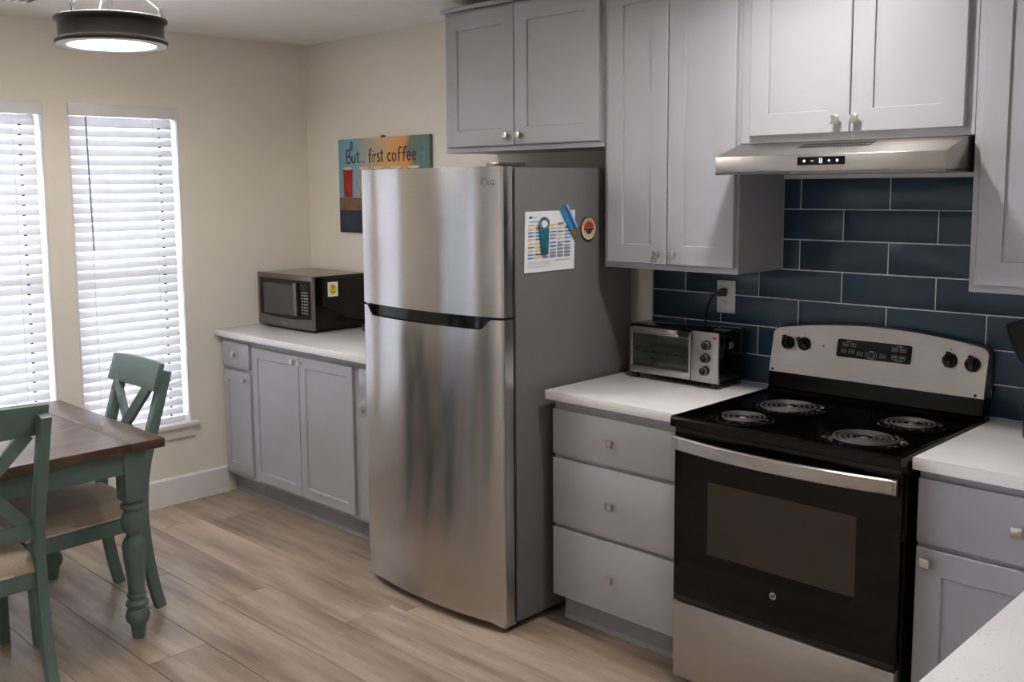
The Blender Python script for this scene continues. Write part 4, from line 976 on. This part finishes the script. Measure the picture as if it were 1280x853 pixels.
# ================================================================== CHAIRS
def make_chair():
    g = thing('dining_chair', 'green cross-back dining chair at the far end of the table', 'chair', (0, 0, 0), 'green cross-back dining chairs')
    prof = smooth_pts([(0, .006, 0.001), (0, -.022, .12), (0, -.045, .28), (0, -.052, .42), (0, -.036, .58), (0, .016, .76), (0, .075, .955)], 5)
    for sx in (-1, 1):
        pts = [Vector((sx*(.180+.003*(1-p.z)), p.y, p.z)) for p in prof]
        bm = B(); sweep_rect(bm, pts, .036, [.044-.006*abs(p.z-.4) for p in prof])
        bmesh.ops.bevel(bm, geom=bm.edges[:], offset=.003, segments=2, profile=.5, affect='EDGES')
        lg = obj('leg', bm, M['green'], g)
        for z, y in ((.945, .072), (.905, .060)):
            bm = B(); cyl(bm, (sx*.1975, y, z), (sx*.2005, y, z), .0075, n=14); obj('bolt_cap', bm, M['green'], lg)
    bm = B(); n = 12; rg = []
    for i in range(n+1):
        u = -1+2*i/n; x = u*.203; cv = .006*(1-u*u)
        rg.append([bm.verts.new(c) for c in ((x, .006+cv, .884), (x, .040+cv, .997-.006*u*u), (x, .064+cv, .992-.006*u*u), (x, .030+cv, .884))])
    for a, b in zip(rg, rg[1:]):
        for k in range(4): bm.faces.new((a[k], a[(k+1) % 4], b[(k+1) % 4], b[k]))
    bm.faces.new(rg[0]); bm.faces.new(rg[-1][::-1])
    bmesh.ops.recalc_face_normals(bm, faces=bm.faces)
    be = [e for e in bm.edges if e.calc_face_angle(0) > .6]
    bmesh.ops.bevel(bm, geom=be, offset=.003, segments=2, profile=.5, affect='EDGES')
    obj('top_rail', bm, M['green'], g)
    bm = B(); box(bm, -.164, .164, -.055, -.030, .520, .576, .003); obj('lower_rail', bm, M['green'], g)
    for sx in (-1, 1):
        bm = B(); p0 = Vector((sx*.142, -.042+.002*sx, .570)); p1 = Vector((-sx*.142, .020+.002*sx, .892)); d = (p1-p0).normalized()
        wv = Vector((d.z, 0, -d.x)).normalized(); tv = d.cross(wv)
        c0 = []; c1 = []
        for a, b in ((-.022, -.009), (.022, -.009), (.022, .009), (-.022, .009)): c0.append(bm.verts.new(p0+wv*a+tv*b)); c1.append(bm.verts.new(p1+wv*a+tv*b))
        bm.faces.new(c0); bm.faces.new(c1[::-1])
        for k in range(4): bm.faces.new((c0[k], c1[k], c1[(k+1) % 4], c0[(k+1) % 4]))
        obj('cross_brace', bm, M['green'], g, 0)
    # seat frame (trapezoid) and cushion
    def trap(wb_, wf, y0, y1): return [(-wb_, y0), (-wf, y1), (wf, y1), (wb_, y0)]
    bm = B(); prism(bm, trap(.195, .220, -.045, -.512), 'z', .345, .402, .004); obj('seat_frame', bm, M['green'], g)
    bm = B(); n = 14; V = []
    for i in range(n+1):
        r_ = []
        for j in range(n+1):
            u, v = -1+2*i/n, j/n
            hw = .186+(.214-.186)*v; e = (1-abs(u)**6)*(1-abs(2*v-1)**6); ins = .008*(1-e)
            r_.append((u*(hw-ins*0), -.040+(-.474)*v, .414+.062*(e**.3)+.008*(1-u*u)*(1-(2*v-1)**2)))
        V.append(r_)
    A = [[bm.verts.new(p) for p in r_] for r_ in V]; C = [[bm.verts.new((p[0], p[1], .4025)) for p in r_] for r_ in V]
    for i in range(n):
        for j in range(n): bm.faces.new((A[i][j], A[i+1][j], A[i+1][j+1], A[i][j+1])); bm.faces.new((C[i][j], C[i][j+1], C[i+1][j+1], C[i+1][j]))
        bm.faces.new((A[i][0], C[i][0], C[i+1][0], A[i+1][0])); bm.faces.new((A[i][n], A[i+1][n], C[i+1][n], C[i][n]))
        bm.faces.new((A[0][i], A[0][i+1], C[0][i+1], C[0][i])); bm.faces.new((A[n][i], C[n][i], C[n][i+1], A[n][i+1]))
    cu = obj('seat_cushion', bm, M['fabric'], g, 60)
    pts = [(-.187, -.04, .409), (-.215, -.514, .409), (.215, -.514, .409), (.187, -.04, .409)]
    bm = B(); tube(bm, [Vector(pts[k]).lerp(Vector(pts[(k+1) % 4]), q/4) for k in range(4) for q in range(4)], .0045, 6, True); obj('piping', bm, pm('pale_piping', (206, 196, 178), .9, amt=.03), cu)
    for sx in (-1, 1):
        bm = B(); sweep_rect(bm, [(sx*.194, -.480, .001), (sx*.193, -.483, .2), (sx*.192, -.483, .346)], [.034, .04, .046], [.034, .04, .046]); bmesh.ops.bevel(bm, geom=bm.edges[:], offset=.0025, segments=1, affect='EDGES'); obj('leg', bm, M['green'], g)
    return g
c1 = make_chair()
c2 = copy_tree(c1)
c1.location = (1.0, -1.618, 0)
c2.location = (1.548, -2.372, 0); c2.rotation_euler.z = R(-90)
c2['label'] = 'green cross-back dining chair seen from behind at the left edge'
